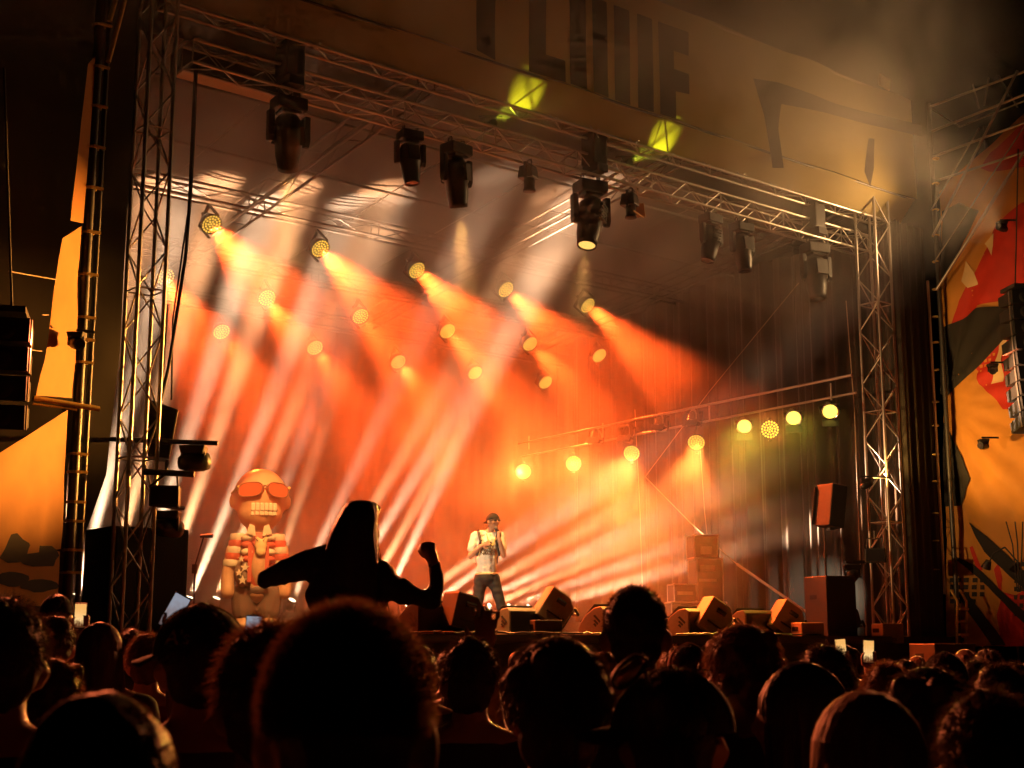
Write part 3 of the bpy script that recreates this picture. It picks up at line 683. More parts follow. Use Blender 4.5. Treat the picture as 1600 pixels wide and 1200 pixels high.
# right wing: scaffold tower in front of the right end, banner, array
RU = 15.55
def RP(x, y, u=RU): return atw(x, y, u=u)
t = thing('scaffold_tower', 'scaffold tower of thin bright tubes at the top right', 'scaffold', S(RU, -.3, 0), A)
def rl(p): return Matrix.Rotation(-A, 3, 'Z') @ (Vector(p) - S(RU, -.3, 0))
tube('standard', rl(S(RU, -.35, 0)), rl(S(RU, -.35, 11.9)), .045, m_steel, t, 10)
tube('standard', rl(S(RU + 1.9, -.35, 0)), rl(S(RU + 1.9, -.35, 11.9)), .03, m_steel, t, 8)
tube('standard', rl(S(RU, -3.2, 0)), rl(S(RU, -3.2, 11.9)), .03, m_steel, t, 8)
for (xa, ya), (xb, yb) in (((1452, 167), (1605, 110)), ((1454, 206), (1605, 146)), ((1455, 246), (1605, 190)), ((1456, 285), (1605, 236))):
    tube('ledger', rl(RP(xa, ya)), rl(RP(xb, yb)), .024, m_alu, t, 8)
p = RP(1500, 150, RU + 1.2)
for (xa, ya), (xb, yb) in (((1454, 170), (1500, 198)), ((1500, 198), (1600, 158)), ((1520, 132), (1530, 170)), ((1545, 122), (1538, 165)), ((1560, 118), (1590, 168))):
    tube('brace', rl(RP(xa, ya, RU + .3)), rl(RP(xb, yb, RU + .3)), .016, m_alu, t)
for (xa, ya), (xb, yb), r_ in (((1455, 328), (1530, 200), .014), ((1458, 368), (1590, 110), .024), ((1460, 409), (1600, 198), .012), ((1463, 453), (1610, 222), .030)):
    tube('diagonal', rl(RP(xa, ya, RU - .12)), rl(RP(xb, yb, RU - .12)), r_, m_alu, t, 8)
for y in (248, 287, 328, 368, 409, 452, 495, 535, 578, 628, 665, 710, 752, 802, 845, 890):
    MB().torus(rl(RP(1462, y, RU - .02)), .056, .014, 10, 5).build('coupler', m_yrope, t)
tube('sleeve', rl(S(RU - .16, -.22, 2.6)), rl(S(RU - .16, -.22, 8.4)), .028, m_rope, t, 8)
BU = RU + .22
t = root_at('wing_banner', 'orange and red printed banner on the right scaffold tower', 'banner', RP(1500, 1010, BU))
f1 = RP(1474, 630, BU)
fabric('cloth', [RP(1466, 300, BU), RP(1720, 60, BU), RP(1720, 1010, BU), RP(1482, 1010, BU)], m_ofab, .10, .09, parent=t, fan=f1)
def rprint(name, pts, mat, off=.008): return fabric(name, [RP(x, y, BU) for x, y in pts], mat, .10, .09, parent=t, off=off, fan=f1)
rprint('red_shape', [(1484, 528), (1500, 470), (1530, 405), (1556, 350), (1600, 318), (1680, 300), (1680, 470), (1600, 478), (1560, 470), (1530, 478), (1512, 510), (1498, 540)], m_red)
rprint('red_shape', [(1560, 522), (1600, 478), (1680, 470), (1680, 640), (1600, 640), (1570, 640), (1550, 618), (1530, 600), (1524, 570), (1540, 548)], m_red)
rprint('red_shape', [(1530, 262), (1545, 238), (1600, 190), (1680, 170), (1680, 230), (1600, 262), (1545, 268)], m_red)
rprint('pale_star', [(1536, 380), (1552, 364), (1551, 400)], m_cream, .016)
rprint('pale_star', [(1505, 440), (1510, 408), (1519, 424), (1527, 444), (1512, 450)], m_cream, .016)
rprint('pale_star', [(1567, 548), (1582, 498), (1570, 520), (1560, 540), (1556, 580), (1548, 600), (1568, 596)], m_cream, .016)
rprint('red_shape', [(1513, 855), (1518, 853), (1534, 890), (1525, 893)], m_red)
rprint('red_shape', [(1555, 890), (1562, 880), (1570, 905), (1568, 925), (1590, 930), (1640, 900), (1640, 1010), (1560, 1010), (1555, 960), (1566, 930)], m_red)
for i in range(5):
    for j in range(4):
        x, y = 1487 + i * 10.5 + random.uniform(-1, 1), 903 + j * 11
        if i + j < 7: rprint('print_window', [(x, y), (x + 6.5, y), (x + 6.5, y + 7), (x, y + 7)], m_print, .012)
for i in range(3):
    for j in range(7):
        x, y = 1588 + i * 9, 878 + j * 13; rprint('print_window', [(x, y), (x + 5.5, y), (x + 5.5, y + 7), (x, y + 7)], m_print, .016)
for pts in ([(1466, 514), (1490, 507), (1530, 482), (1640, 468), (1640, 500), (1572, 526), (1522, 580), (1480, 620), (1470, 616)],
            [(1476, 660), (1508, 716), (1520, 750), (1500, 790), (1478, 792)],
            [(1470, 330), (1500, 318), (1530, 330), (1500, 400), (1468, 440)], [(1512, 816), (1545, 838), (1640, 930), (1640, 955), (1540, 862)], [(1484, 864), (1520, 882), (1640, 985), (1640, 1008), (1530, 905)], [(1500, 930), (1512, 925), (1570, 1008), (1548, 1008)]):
    rprint('shadow_sheet', pts, m_skirt, .03)  # dark sheets over the banner stand in for cast shadows
line_array('dark curved stack of hanging loudspeakers at the right edge', RP(1612, 470, RU - .75), A - .55, 9, .95, .27, .5, -.03)
t = thing('array_cables', 'thin black cables hanging below the right loudspeaker stack', 'cable', RP(1585, 850, RU - .6), 0)
o_ = RP(1585, 850, RU - .6)
for x0, x1 in ((1572, 1590), (1586, 1592), (1598, 1594)): MB().path([RP(x0, 815, RU - .6) - o_, RP((x0 + x1) / 2 + 1, 850, RU - .6) - o_, RP(x1, 925, RU - .6) - o_], .012).build('cable', m_cable, t)
MB().path([RP(1592, 880, RU - .6) - o_, RP(1570, 855, RU - .6) - o_, RP(1552, 865, RU - .6) - o_, RP(1545, 880, RU - .6) - o_], .014).build('cable', m_cable, t)
MB().cyl(RP(1545, 876, RU - .6) - o_, RP(1540, 888, RU - .6) - o_, .05, .09).build('connector', m_black, t)
# step ladder at the bottom right
o_ = atw(1507, 1008, u=RU - .5); t = thing('step_ladder', 'small bright yellow step ladder low at the right', 'ladder', o_, A)
for s_ in (-.14, .14): MB().path([(s_ - .1, 0, 0), (s_, 0, .75), (s_ - .03, .1, .95)], .022).build('rail', m_yrope, t)
for z in (.18, .40, .62): MB().box((-.07 + z * .1, 0, z), (.26, .10, .04)).build('step', m_yrope, t)

# ------------------------------------------------------------------ loudspeakers and monitors
FWD = A                                             # stage-aligned
def speaker_box(name, label, loc, rz, size, grille=True, group=None, mat=m_black, tilt=0.):
    t = thing(name, label, 'loudspeaker', loc, rz, group)
    w, d, h = size
    c = bevel(MB().box((0, 0, h / 2), size).build('cabinet', mat, t), .015); 
    if grille: MB().box((0, -d / 2 - .006, h / 2), (w * .9, .012, h * .9)).build('grille', m_grille, t)
    for s_ in (-1, 1): MB().box((s_ * (w / 2 + .003), d * .1, h * .65), (.006, .18, .07)).build('handle', m_glassdark, t)
    return t
u, v, z = at(207, 985, v=.75)
t = speaker_box('subwoofer', 'large dark loudspeaker box behind the left tower', S(u, v, DECK), A, (.95, .8, 1.22))
# hung box above
hp = atw(253, 622, v=.45)
t = thing('hung_loudspeaker', 'dark wedge-shaped loudspeaker hanging beside the left tower', 'loudspeaker', hp, .25)
bevel(MB().prism([(-.19, 0), (.20, -.13), (.12, -.72), (-.13, -.70)], .42).build('cabinet', m_black, t), .02)
MB().box((-.02, -.004, -.38), (.24, .008, .5)).build('grille', m_grille, t)
MB().cyl((0, .2, -.05), (.02, .2, 1.2), .01).build('chain', m_steel, t)
# right: pole speaker on its sub
u, v, z = at(1310, 975, u=13.0); su, sv = u, v
t = speaker_box('subwoofer', 'tall dark loudspeaker box beside the right tower', S(su, sv + .15, DECK), A - .25, (.62, .62, 1.02), group='side loudspeakers')
ps = atw(1291, 905, u=13.0)
t = thing('speaker_pole', 'thin pole carrying the small loudspeaker on the right', 'stand', ps - Vector((0, 0, .05)), 0)
MB().cyl((0, 0, 0), (0, 0, .95), .018).build('pole', m_steel, t); MB().cyl((0, 0, .42), (0, 0, .52), .03).build('collar', m_steel, t); MB().cyl((.03, 0, .47), (.07, 0, .47), .012).build('knob', m_black, t)
t = thing('pole_loudspeaker', 'small tilted dark loudspeaker on a pole at the right', 'loudspeaker', ps + Vector((0, 0, .88)), .35)
rt = Matrix.Rotation(R(8), 4, 'Y')
cab = MB().prism([(-.21, 0), (.21, 0), (.15, .40), (-.15, .40)], .74, Matrix.Rotation(R(90), 4, 'X')); cab.v = [tuple(rt @ Vector((x, y, -z + .0 if False else z))) for x, y, z in cab.v]
c = bevel(cab.build('cabinet', m_blackrough, t), .02); c.location = (0, 0, .0)
bevel(MB().box((-.055, .006, .37), (.30, .012, .66), Matrix.Rotation(R(8), 3, 'Y')).build('grille', m_grille, t), .004)
MB().box((0, -.2, -.02), (.10, .10, .05)).build('mount', m_steel, t)

def logo(parent, m):
    for k, (x, w_) in enumerate(((0, .17), (.055, .11), (.10, .07))):
        b = MB().prism([(0, 0), (w_, 0), (w_ - .02, .035), (0, .035)], .004, m @ Matrix.Translation((-.02 + x * .3, 0, .10 - x)))
        b.build('logo_bar', m_print, parent)
def wedge(label, loc, rz, s_=1.0, mat=m_monitor):
    """floor monitor: the profile (seen from its end) extruded along the stage front"""
    t = thing('floor_monitor', label, 'monitor speaker', loc, A + rz, 'floor monitors along the stage front'); t.scale = (s_,) * 3
    prof = [(0, 0), (.50, 0), (.56, .08), (.50, .19), (.38, .31), (.20, .41), (.06, .43), (0, .38)]
    m4 = Matrix.Rotation(R(90), 4, 'Z')                # x of the profile runs upstage
    c = bevel(MB().prism(prof, .72, m4 @ Matrix.Translation((-.28, -.36, 0))).build('cabinet', mat, t), .012)
    MB().box((0, -.284, .20), (.66, .008, .34)).build('back_panel', m_black, t)
    MB().box((0, .12, .335), (.62, .42, .012), Matrix.Rotation(R(-38), 3, 'X')).build('grille', m_grille, t)
    logo(t, Matrix.Translation((-.363, -.13, .12)) @ Matrix.Rotation(R(90), 4, 'Z') @ Matrix.Rotation(R(-38), 4, 'Y'))
    return t
def tilted_monitor(label, loc, rz, tilt, s_=1.0, mat=m_monitor, top=None):
    """boxy monitor leaning back on its bracket"""
    t = thing('leaning_monitor', label, 'monitor speaker', loc, rz, 'leaning monitors along the stage front'); t.scale = (s_,) * 3
    rm = Matrix.Translation((0, 0, .06)) @ Matrix.Rotation(tilt, 4, 'Y')
    c = bevel(MB().prism([(-.20, 0), (.22, 0), (.22, .34), (.10, .46), (-.20, .46)], .40, Matrix.Translation((0, -.2, 0))).build('cabinet', mat, t), .015); c.matrix_local = rm
    MB().box((.235, 0, .18), (.012, .36, .30)).build('grille', m_grille, c)
    MB().path([(-.06, -.206, .33), (.08, -.206, .33)], .035, 8).build('handle_recess', m_glassdark, c)
    MB().box((.02, -.208, .12), (.26, .012, .022)).build('bracket_bar', m_black, c)
    MB().box((.16, -.208, .07), (.03, .014, .16)).build('bracket_bar', m_black, c)
    MB().path([(.24, -.12, .38), (.33, -.12, .33), (.33, .12, .33), (.24, .12, .38)], .022, 8).build('carry_handle', m_black, c)
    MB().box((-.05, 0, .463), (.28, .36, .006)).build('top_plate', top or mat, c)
    MB().box((.05, 0, .03), (.3, .34, .06)).build('foot', m_black, t)
    return t
def fx(x, v): u, _, _ = at(x, 993, v=v); return S(u, v, DECK)
wedge('curved floor monitor just in front of the performer', fx(806, .75), .0, .9)
wedge('curved floor monitor with a dark logo left of the crew-cut head', fx(950, .75), .0)
wedge('curved floor monitor half hidden right of the crew-cut head', fx(1078, .85), .05)
wedge('low floor monitor right of the wavy haired person', fx(1172, 1.0), -.1)
wedge('dark floor monitor at the left beyond the raised fist', fx(668, .9), .0, 1.0, m_case)
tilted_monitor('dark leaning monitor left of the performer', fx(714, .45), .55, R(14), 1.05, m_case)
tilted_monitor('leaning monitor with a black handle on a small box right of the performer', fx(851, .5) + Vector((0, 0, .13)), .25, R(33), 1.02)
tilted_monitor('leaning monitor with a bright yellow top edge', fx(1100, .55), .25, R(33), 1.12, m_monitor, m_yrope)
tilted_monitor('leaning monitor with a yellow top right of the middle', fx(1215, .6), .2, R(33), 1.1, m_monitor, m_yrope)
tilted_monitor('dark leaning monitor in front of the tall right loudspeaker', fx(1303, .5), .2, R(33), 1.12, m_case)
speaker_box('front_fill', 'small dark box speaker under the leaning monitor right of the performer', fx(853, .15) + Vector((0, 0, -.07)), .25, (.40, .3, .28), False, 'small boxes on the stage edge', m_case)
speaker_box('front_fill', 'small box speaker on the stage edge near the right', fx(1262, .0) + Vector((0, 0, -.08)), .35, (.42, .34, .30), False, 'small boxes on the stage edge', m_monitor)
speaker_box('front_fill', 'small box speaker at the foot of the right tower', fx(1387, -.15) + Vector((0, 0, -.12)), .35, (.42, .34, .34), False, 'small boxes on the stage edge', m_monitor)
speaker_box('front_fill', 'wide low box speaker at the bottom right in front of the curtain', S(*at(1475, 1060, v=-1.6)), .45, (.85, .6, .55), False, 'small boxes on the stage edge', m_case)
speaker_box('front_fill', 'long low dark box along the stage edge', fx(1000, -.05) + Vector((0, 0, -.42)), A, (1.5, .4, .40), False, 'small boxes on the stage edge', m_case)

def flight_case(label, loc, rz, size, panels):
    t = thing('flight_case', label, 'flight case', loc, rz, 'flight cases at the right of the stage')
    w, d, h = size
    bevel(MB().box((0, 0, h / 2), size).build('body', m_case, t), .006)
    for sx in (-1, 1):
        for sy in (-1, 1): tube('edge', (sx * w / 2, sy * d / 2, 0), (sx * w / 2, sy * d / 2, h), .014, m_alu, t)
    for z in (0, h):
        for s_ in (-1, 1):
            tube('edge', (-w / 2, s_ * d / 2, z), (w / 2, s_ * d / 2, z), .014, m_alu, t); tube('edge', (s_ * w / 2, -d / 2, z), (s_ * w / 2, d / 2, z), .014, m_alu, t)
    for px, pz, pw, ph, mt in panels: MB().box((px, -d / 2 - .006, pz), (pw, .012, ph)).build('panel', mt, t)
    for sx in (-1, 1):
        for z in (0, h): MB().ell((sx * w / 2, -d / 2, z), (.026,) * 3, 8, 6).build('corner', m_alu, t)
    return t
cu, cv, cz = at(1085, 990, u=12.6)
b0 = S(cu, cv, DECK)
flight_case('low wide flight case with red panels at the right back', b0, .2, (1.05, .6, .62), [(-.28, .45, .3, .16, m_alu), (.12, .45, .14, .16, m_tape), (.32, .45, .14, .16, m_tape), (0, .2, .9, .16, m_alu)])
flight_case('small square case standing on the low wide case', b0 + Vector((-.22, -.02, .635)), .2, (.42, .4, .32), [(0, .16, .3, .06, m_alu)])
flight_case('tall equipment rack case standing on the low wide case', b0 + Vector((.25, .12, .635)), .2, (.5, .5, .80), [(-.05, .62, .3, .12, m_alu), (-.05, .40, .34, .05, m_alu), (.0, .18, .3, .16, m_black)])
flight_case('upper equipment box with a square dial on top of the rack case', b0 + Vector((.2, .12, 1.45)), .2, (.46, .45, .42), [(0, .30, .36, .1, m_black), (0, .14, .22, .15, m_alu)])
# microphone stand, ropes, cables
o_ = atw(301, 985, v=2.2); o_.z = DECK
t = thing('microphone_stand', 'thin microphone stand with a tilted boom left of the inflatable figure', 'stand', o_, 0)
MB().cyl((0, 0, 0), (0, 0, .02), .13, n=16).build('base', m_black, t); MB().cyl((0, 0, 0), (0, 0, .86), .014).build('pole', m_black, t)
MB().cyl((-.01, 0, .80), (-.01, 0, .92), .035).build('clutch', m_black, t); MB().cyl((-.02, 0, .84), (.10, 0, 1.30), .010).build('boom', m_black, t)
MB().cyl((.05, 0, 1.295), (.22, 0, 1.30), .02, .028, n=10).build('microphone', m_black, t)
def rope(label, name, pts, r, mat, cat='rope', sag=0.):
    o_ = Vector(pts[0]); q = [Vector(p) - o_ for p in pts]
    if sag and len(q) == 2: q = [q[0].lerp(q[1], i / 12) - Vector((0, 0, sag * math.sin(math.pi * i / 12))) for i in range(13)]
    return tag(MB().path(q, r).build(name, mat, None, o_), label, cat)
rope('slack black cable bundle hanging down beside the left tower', 'cable_bundle', [atw(307, 98, v=.5), atw(303, 200, v=.5), atw(298, 300, v=.5), atw(290, 400, v=.5), atw(278, 480, v=.5), atw(264, 570, v=.5), atw(252, 625, v=.5)], .022, m_cable, 'cable')
rope('thin black cable hanging straight beside the thicker bundle', 'cable', [atw(305, 98, v=.55), atw(294, 330, v=.55), atw(270, 500, v=.55), atw(268, 625, v=.55)], .012, m_cable, 'cable')
rope('thin pale guy line slanting down from the rightmost moving light', 'guy_line', [atw(1248, 442, u=13.4), atw(1108, 612, u=13.4), atw(1008, 745, u=13.4)], .007, m_rope)
rope('thick pale strap slanting down to the tall right loudspeaker', 'ratchet_strap', [atw(1008, 745, u=13.2), atw(1080, 818, u=13.2), atw(1152, 882, u=13.2)], .010, m_rope, 'strap')
rope('wide lower end of the slanting strap by the loudspeaker', 'strap_end', [atw(1152, 882, u=13.2), atw(1262, 958, u=13.2)], .028, m_rope, 'strap')
rope('thin vertical cord hanging in front of the side curtain', 'cord', [atw(1094, 700, u=13.6), atw(1101, 800, u=13.6), atw(1118, 958, u=13.6)], .006, m_rope)
rope('long thin vertical cord near the right tower', 'cord', [atw(1322, 470, u=14.0), atw(1335, 640, u=14.0), atw(1345, 900, u=14.0)], .009, m_rope)
rope('faint thin vertical cord near the back corner of the stage', 'cord', [atw(992, 640, u=13.9), atw(1000, 800, u=13.9), atw(1005, 960, u=13.9)], .007, m_rope)

random.seed(11)
for i, (xa, xb) in enumerate(((640, 760), (730, 860), (860, 960), (1040, 1150), (1140, 1260), (560, 680))):
    pts = []
    for k in range(15):
        q = k / 14; u_ = at(xa + (xb - xa) * q, 995, v=.1)[0]
        pts.append(S(u_, -.12 + .25 * mnoise.noise(Vector((i * 3.1, q * 5, 0))), DECK + .02 + .05 * abs(mnoise.noise(Vector((q * 6, i, 4))))))
    rope(('first', 'second', 'third', 'fourth', 'fifth', 'sixth')[i] + ' loose black cable lying along the front edge of the stage', 'stage_cable', pts, .014, m_cable, 'cable')
# ------------------------------------------------------------------ people
V = Vector
def head_prims(b, c, s_=1.0, face=0., tilt=0.):
    """skull, jaw, nose, brow, lips, ears round centre c; face 0 looks along +y"""
    rot = Matrix.Rotation(face, 3, 'Z') @ Matrix.Rotation(tilt, 3, 'X')
    def P(x, y, z): return V(c) + rot @ (V((x, y, z)) * s_)
    def E(p, r, n=14, k=10): b.ell(P(*p), tuple(q * s_ for q in r), n, k, rot)
    E((0, -.008, .02), (.076, .096, .098)); E((0, .022, -.055), (.056, .066, .062)); E((0, .06, -.088), (.028, .03, .024), 10, 6)
    E((0, .088, .012), (.045, .014, .012), 10, 6)
    capsule(b, P(0, .090, .008), .010 * s_, P(0, .112, -.026), .015 * s_, 8)
    E((0, .088, -.058), (.024, .012, .008), 10, 6)
    for sx in (-1, 1):
        E((sx * .084, -.002, -.014), (.015, .022, .036), 8, 6); E((sx * .048, .062, -.03), (.022, .026, .022), 8, 6)
    return P
def body_prims(b, head=True, arms=True, face=0., tilt=0., neck=1.0):
    limb(b, [((-.10, .10, .045), .036), ((-.10, -.02, .07), .042), ((-.10, 0, .48), .055), ((-.095, 0, .92), .085)])
    limb(b, [((.10, .10, .045), .036), ((.10, -.02, .07), .042), ((.10, 0, .48), .055), ((.095, 0, .92), .085)])
    b.ell((0, 0, .98), (.165, .115, .14)); b.ell((0, .005, 1.14), (.145, .10, .16)); b.ell((0, 0, 1.32), (.175, .115, .16))
    limb(b, [((-.17, 0, 1.405), .062), ((-.05, -.01, 1.455), .060), ((.05, -.01, 1.455), .060), ((.17, 0, 1.405), .062)])
    capsule(b, (0, -.012, 1.43), .062 * neck, (0, .004, 1.56), .056 * neck)
    if arms:
        for sx in (-1, 1): limb(b, [((sx * .19, 0, 1.40), .058), ((sx * .245, -.03, 1.13), .045), ((sx * .235, .08, .90), .034), ((sx * .225, .11, .82), .040)])
    if head: head_prims(b, (0, .012, 1.63), 1.0, face, tilt)
def clothes(sleeve=True):
    b = MB()
    b.ell((0, 0, .98), (.185, .135, .16)); b.ell((0, .005, 1.14), (.172, .125, .18)); b.ell((0, 0, 1.31), (.20, .137, .165))
    limb(b, [((-.17, 0, 1.40), .074), ((-.05, -.01, 1.43), .066), ((.05, -.01, 1.43), .066), ((.17, 0, 1.40), .074)])
    for sx in (-1, 1): limb(b, [((sx * .19, 0, 1.40), .072), ((sx * .248, -.03, 1.13), .060)] + ([((sx * .238, .07, .92), .046)] if sleeve else []))
    return b
def trousers():
    b = MB(); b.ell((0, 0, .95), (.18, .13, .13))
    for sx in (-1, 1): limb(b, [((sx * .10, -.01, .10), .062), ((sx * .10, 0, .48), .070), ((sx * .095, 0, .90), .098)])
    return b
def strands(mb, c, r, n, ln, zmin=-.2, w=.0012, rot=None, up=.0, grav=.0, jitter=.5, front=9., seed=1):
    """many fine hair blades standing on an ellipsoid"""
    rg = random.Random(seed); c = V(c)
    for _ in range(n):
        z = rg.uniform(zmin, 1); a = rg.uniform(0, 6.283); k = math.sqrt(max(0, 1 - z * z))
        d = V((k * math.cos(a), k * math.sin(a), z))
        if d.y > front: continue
        p = V((d.x * r[0], d.y * r[1], d.z * r[2])); nn = V((d.x / r[0], d.y / r[1], d.z / r[2])).normalized()
        if rot is not None: p = rot @ p; nn = rot @ nn
        p = p * .97 + c
        t1 = (nn + V((rg.uniform(-1, 1), rg.uniform(-1, 1), rg.uniform(-1, 1))) * jitter + V((0, 0, up - grav))).normalized()
        L = ln * rg.uniform(.5, 1.2); sd = t1.cross(V((rg.uniform(-1, 1), rg.uniform(-1, 1), .3))).normalized() * w
        q = p + t1 * L * .6; t2 = (t1 + V((0, 0, -grav * .8)) + V((rg.uniform(-1, 1), rg.uniform(-1, 1), rg.uniform(-1, 1))) * .3).normalized(); e = q + t2 * L * .5
        mb.add([p - sd, p + sd, q + sd * .7, q - sd * .7, e], [(0, 1, 2, 3), (3, 2, 4)], True)
def add_strands(me, **k):
    mb = MB(); strands(mb, **k); b2 = bmesh.new(); b2.from_mesh(me); tmp = mb.mesh('t'); b2.from_mesh(tmp); b2.to_mesh(me); b2.free(); bpy.data.meshes.remove(tmp); return me
HC = V((0, .012, 1.63))
def hair_mesh(style, seed=1, dense=1.0):
    b = MB(); c = HC
    if style in ('short', 'crop', 'fuzzy', 'buzz'):
        g = {'short': .016, 'crop': .008, 'fuzzy': .005, 'buzz': .003}[style]
        b.ell(c + V((0, -.016, .032)), (.078 + g * .45, .094 + g, .092 + g), 18, 12); b.ell(c + V((0, -.045, -.03)), (.064 + g * .4, .058 + g * .5, .062), 14, 8)
        me = remesh(b, .009, 2, 'hair')
        ruffle(me, lambda p: (.004 + g * .35) * mnoise.noise(p * 34 + V((seed, 0, 0))) + g * .5 * mnoise.noise(p * 13 + V((seed, 3, 0))))
        L = {'short': .028, 'crop': .012, 'fuzzy': .018, 'buzz': .006}[style]
        add_strands(me, c=c + V((0, -.016, .030)), r=(.078 + g * .45, .094 + g, .092 + g), n=int({'short': 2200, 'crop': 2500, 'fuzzy': 7000, 'buzz': 4000}[style] * dense), ln=L, zmin=-.25, w=.0009, jitter=.45, grav=.55 if style == 'short' else .05, seed=seed)
        return me
    if style == 'long':
        b.ell(c + V((0, -.014, .028)), (.090, .106, .104), 18, 12)
        limb(b, [(c + V((0, -.05, .0)), .085), (c + V((0, -.075, -.14)), .082), (c + V((0, -.085, -.30)), .070), (c + V((0, -.09, -.42)), .045)])
        for sx in (-1, 1): limb(b, [(c + V((sx * .07, -.01, -.02)), .028), (c + V((sx * .085, -.01, -.14)), .030), (c + V((sx * .09, .0, -.30)), .022)])
        me = remesh(b, .008, 3, 'hair')
        ruffle(me, lambda q_: .007 * mnoise.noise(V((q_.x * 70, q_.y * 70, q_.z * 7 + seed))) + .006 * mnoise.noise(V((q_.x * 25, q_.y * 25, q_.z * 6 + seed))))
        mb = MB(); rg = random.Random(seed)
        for _ in range(int(1500 * dense)):
            a = rg.uniform(math.pi * .80, math.pi * 2.2); o_ = 1.0 + rg.uniform(.0, .05); pts = []
            for t_ in (1.5, 1.25, 1.0, .75, .5, .25, 0.): pts.append(c + V((.091 * o_ * math.cos(t_) * math.cos(a), -.014 + .107 * o_ * math.cos(t_) * math.sin(a), .028 + .105 * o_ * math.sin(t_))))
            p = pts[-1]
            for k in range(4): p = p + V((rg.uniform(-.008, .008), rg.uniform(-.008, .004), -rg.uniform(.05, .09))); pts.append(p)
            for i in range(len(pts) - 1):
                dd_ = (pts[i + 1] - pts[i]).normalized(); s_ = dd_.cross(V((math.cos(a), math.sin(a), .3))).normalized() * .0016; mb.add([pts[i] - s_, pts[i] + s_, pts[i + 1] + s_, pts[i + 1] - s_], [(0, 1, 2, 3)], True)
        b2 = bmesh.new(); b2.from_mesh(me); tmp = mb.mesh('t'); b2.from_mesh(tmp); b2.to_mesh(me); b2.free(); return me
    if style == 'wavy':
        b.ell(c + V((0, -.014, .034)), (.094, .110, .104), 18, 12)
        rg = random.Random(seed)
        for k in range(26):
            a = rg.uniform(0, 6.283); z = rg.uniform(-.05, .10); b.ell(c + V((.085 * math.cos(a), -.014 + .10 * math.sin(a) * (1 if math.sin(a) < 0 or z > .04 else .4), z)), (.026,) * 3, 8, 6)
        b.ell(c + V((0, -.06, -.05)), (.075, .06, .07)); me = remesh(b, .009, 2, 'hair')
        return add_strands(me, c=c + V((0, -.014, .03)), r=(.098, .115, .108), n=int(2500 * dense), ln=.026, zmin=-.4, w=.0009, jitter=.6, grav=1.0, seed=seed)
def cap_parts(mat, parent, brim_dir=0., tilt=0., letters=False):
    """baseball cap: panelled crown, button, brim"""
    rot = Matrix.Rotation(brim_dir, 3, 'Z')
    c = HC + V((0, -.004, .028)); b = MB()
    b.ell(c, (.094, .110, .103), 24, 12, rot, -.05); o = b.build('cap_crown', mat, parent)
    for k in range(6):
        a = k * math.pi / 3 + .3; pts = [c + rot @ V((.0955 * math.cos(t) * math.cos(a), .1115 * math.cos(t) * math.sin(a), .1045 * math.sin(t))) for t in [i * 1.55 / 8 for i in range(9)]]
        MB().path(pts, .0016, 4).build('cap_seam', m_thread if False else mat, o)
    MB().ell(c + V((0, 0, .104)), (.010, .010, .006), 8, 5).build('cap_button', mat, o)
    def fn(s_, t_):
        a = -1.15 + 2.3 * s_; r0 = .090 + .085 * t_ * math.cos(a * .9) ** .6 if abs(a) < 1.5 else .09
        return c + rot @ V((math.sin(a) * (.094 + .02 * t_), math.cos(a) * (.108) + .075 * t_ * math.cos(a), .004 - .022 * t_ * (1 - .2 * math.cos(a)) - .012 * abs(math.sin(a)) ** 2))
    br = MB().sheet(fn, 16, 4).build('cap_brim', mat, o); sm = br.modifiers.new('s', 'SOLIDIFY'); sm.thickness = .004
    return o
_pm = {}
def pmesh(key, fn):
    if key not in _pm: _pm[key] = fn()
    return _pm[key]
def mk(fn, vox, sm, nm): 
    b = MB(); fn(b); return remesh(b, vox, sm, nm)
def mcopy(me, mat, key):
    k = ('m', key, mat.name)
    if k not in _pm: c = me.copy(); c.materials.clear(); c.materials.append(mat); _pm[k] = c
    return _pm[k]
def person(label, loc, rz=0., h=1.75, hair='short', hmat=None, cloth=None, skin=None, group=None, face=0., tilt=0., cap=None, dense=1.0, seed=1, vox=.016, arms=True, bald=False):
    t = thing('person', label, 'person', loc, rz, group); s_ = h / 1.755; t.scale = (s_,) * 3
    skin = skin or m_skin2; key = ('body', round(face, 2), round(tilt, 2), vox, arms)
    me = pmesh(key, lambda: mk(lambda b: body_prims(b, True, arms, face, tilt), vox, 2, 'body'))
    obj('body', mcopy(me, skin, key), None, t)
    cl = cloth or random.choice(CLOTH)
    obj('top', mcopy(pmesh('cl', lambda: remesh(clothes(), .022, 3, 'top')), cl, 'cl'), None, t)
    obj('trousers', mcopy(pmesh('tr', lambda: remesh(trousers(), .026, 2, 'trousers')), CLOTH[1], 'tr'), None, t)
    if hair and not bald:
        kh = ('hair', hair, seed, dense); hm = pmesh(kh, lambda: hair_mesh(hair, seed, dense))
        ho = obj('hair', mcopy(hm, hmat or m_hair, kh), None, t)
        if face or tilt:
            ho.matrix_local = Matrix.Translation(HC) @ (Matrix.Rotation(face, 4, 'Z') @ Matrix.Rotation(tilt, 4, 'X')) @ Matrix.Translation(-HC)
    if cap: 
        co = cap_parts(cap[0], t, cap[1])
    return t
def head_at(x, ytop, D):
    """where a person stands whose head top is seen there at distance D, and how tall they are"""
    d = ray(x, ytop); t_ = D / d.y
    return V((d.x * t_, D, 0)), CAM_H + t_ * d.z
def pp(label, x, y, w, real=.178, **k):
    D = real * FPX / w; loc, top = head_at(x, y, D)
    return person(label, loc, k.pop('rz', 0.) - math.atan2(loc.x, loc.y), top, **k)

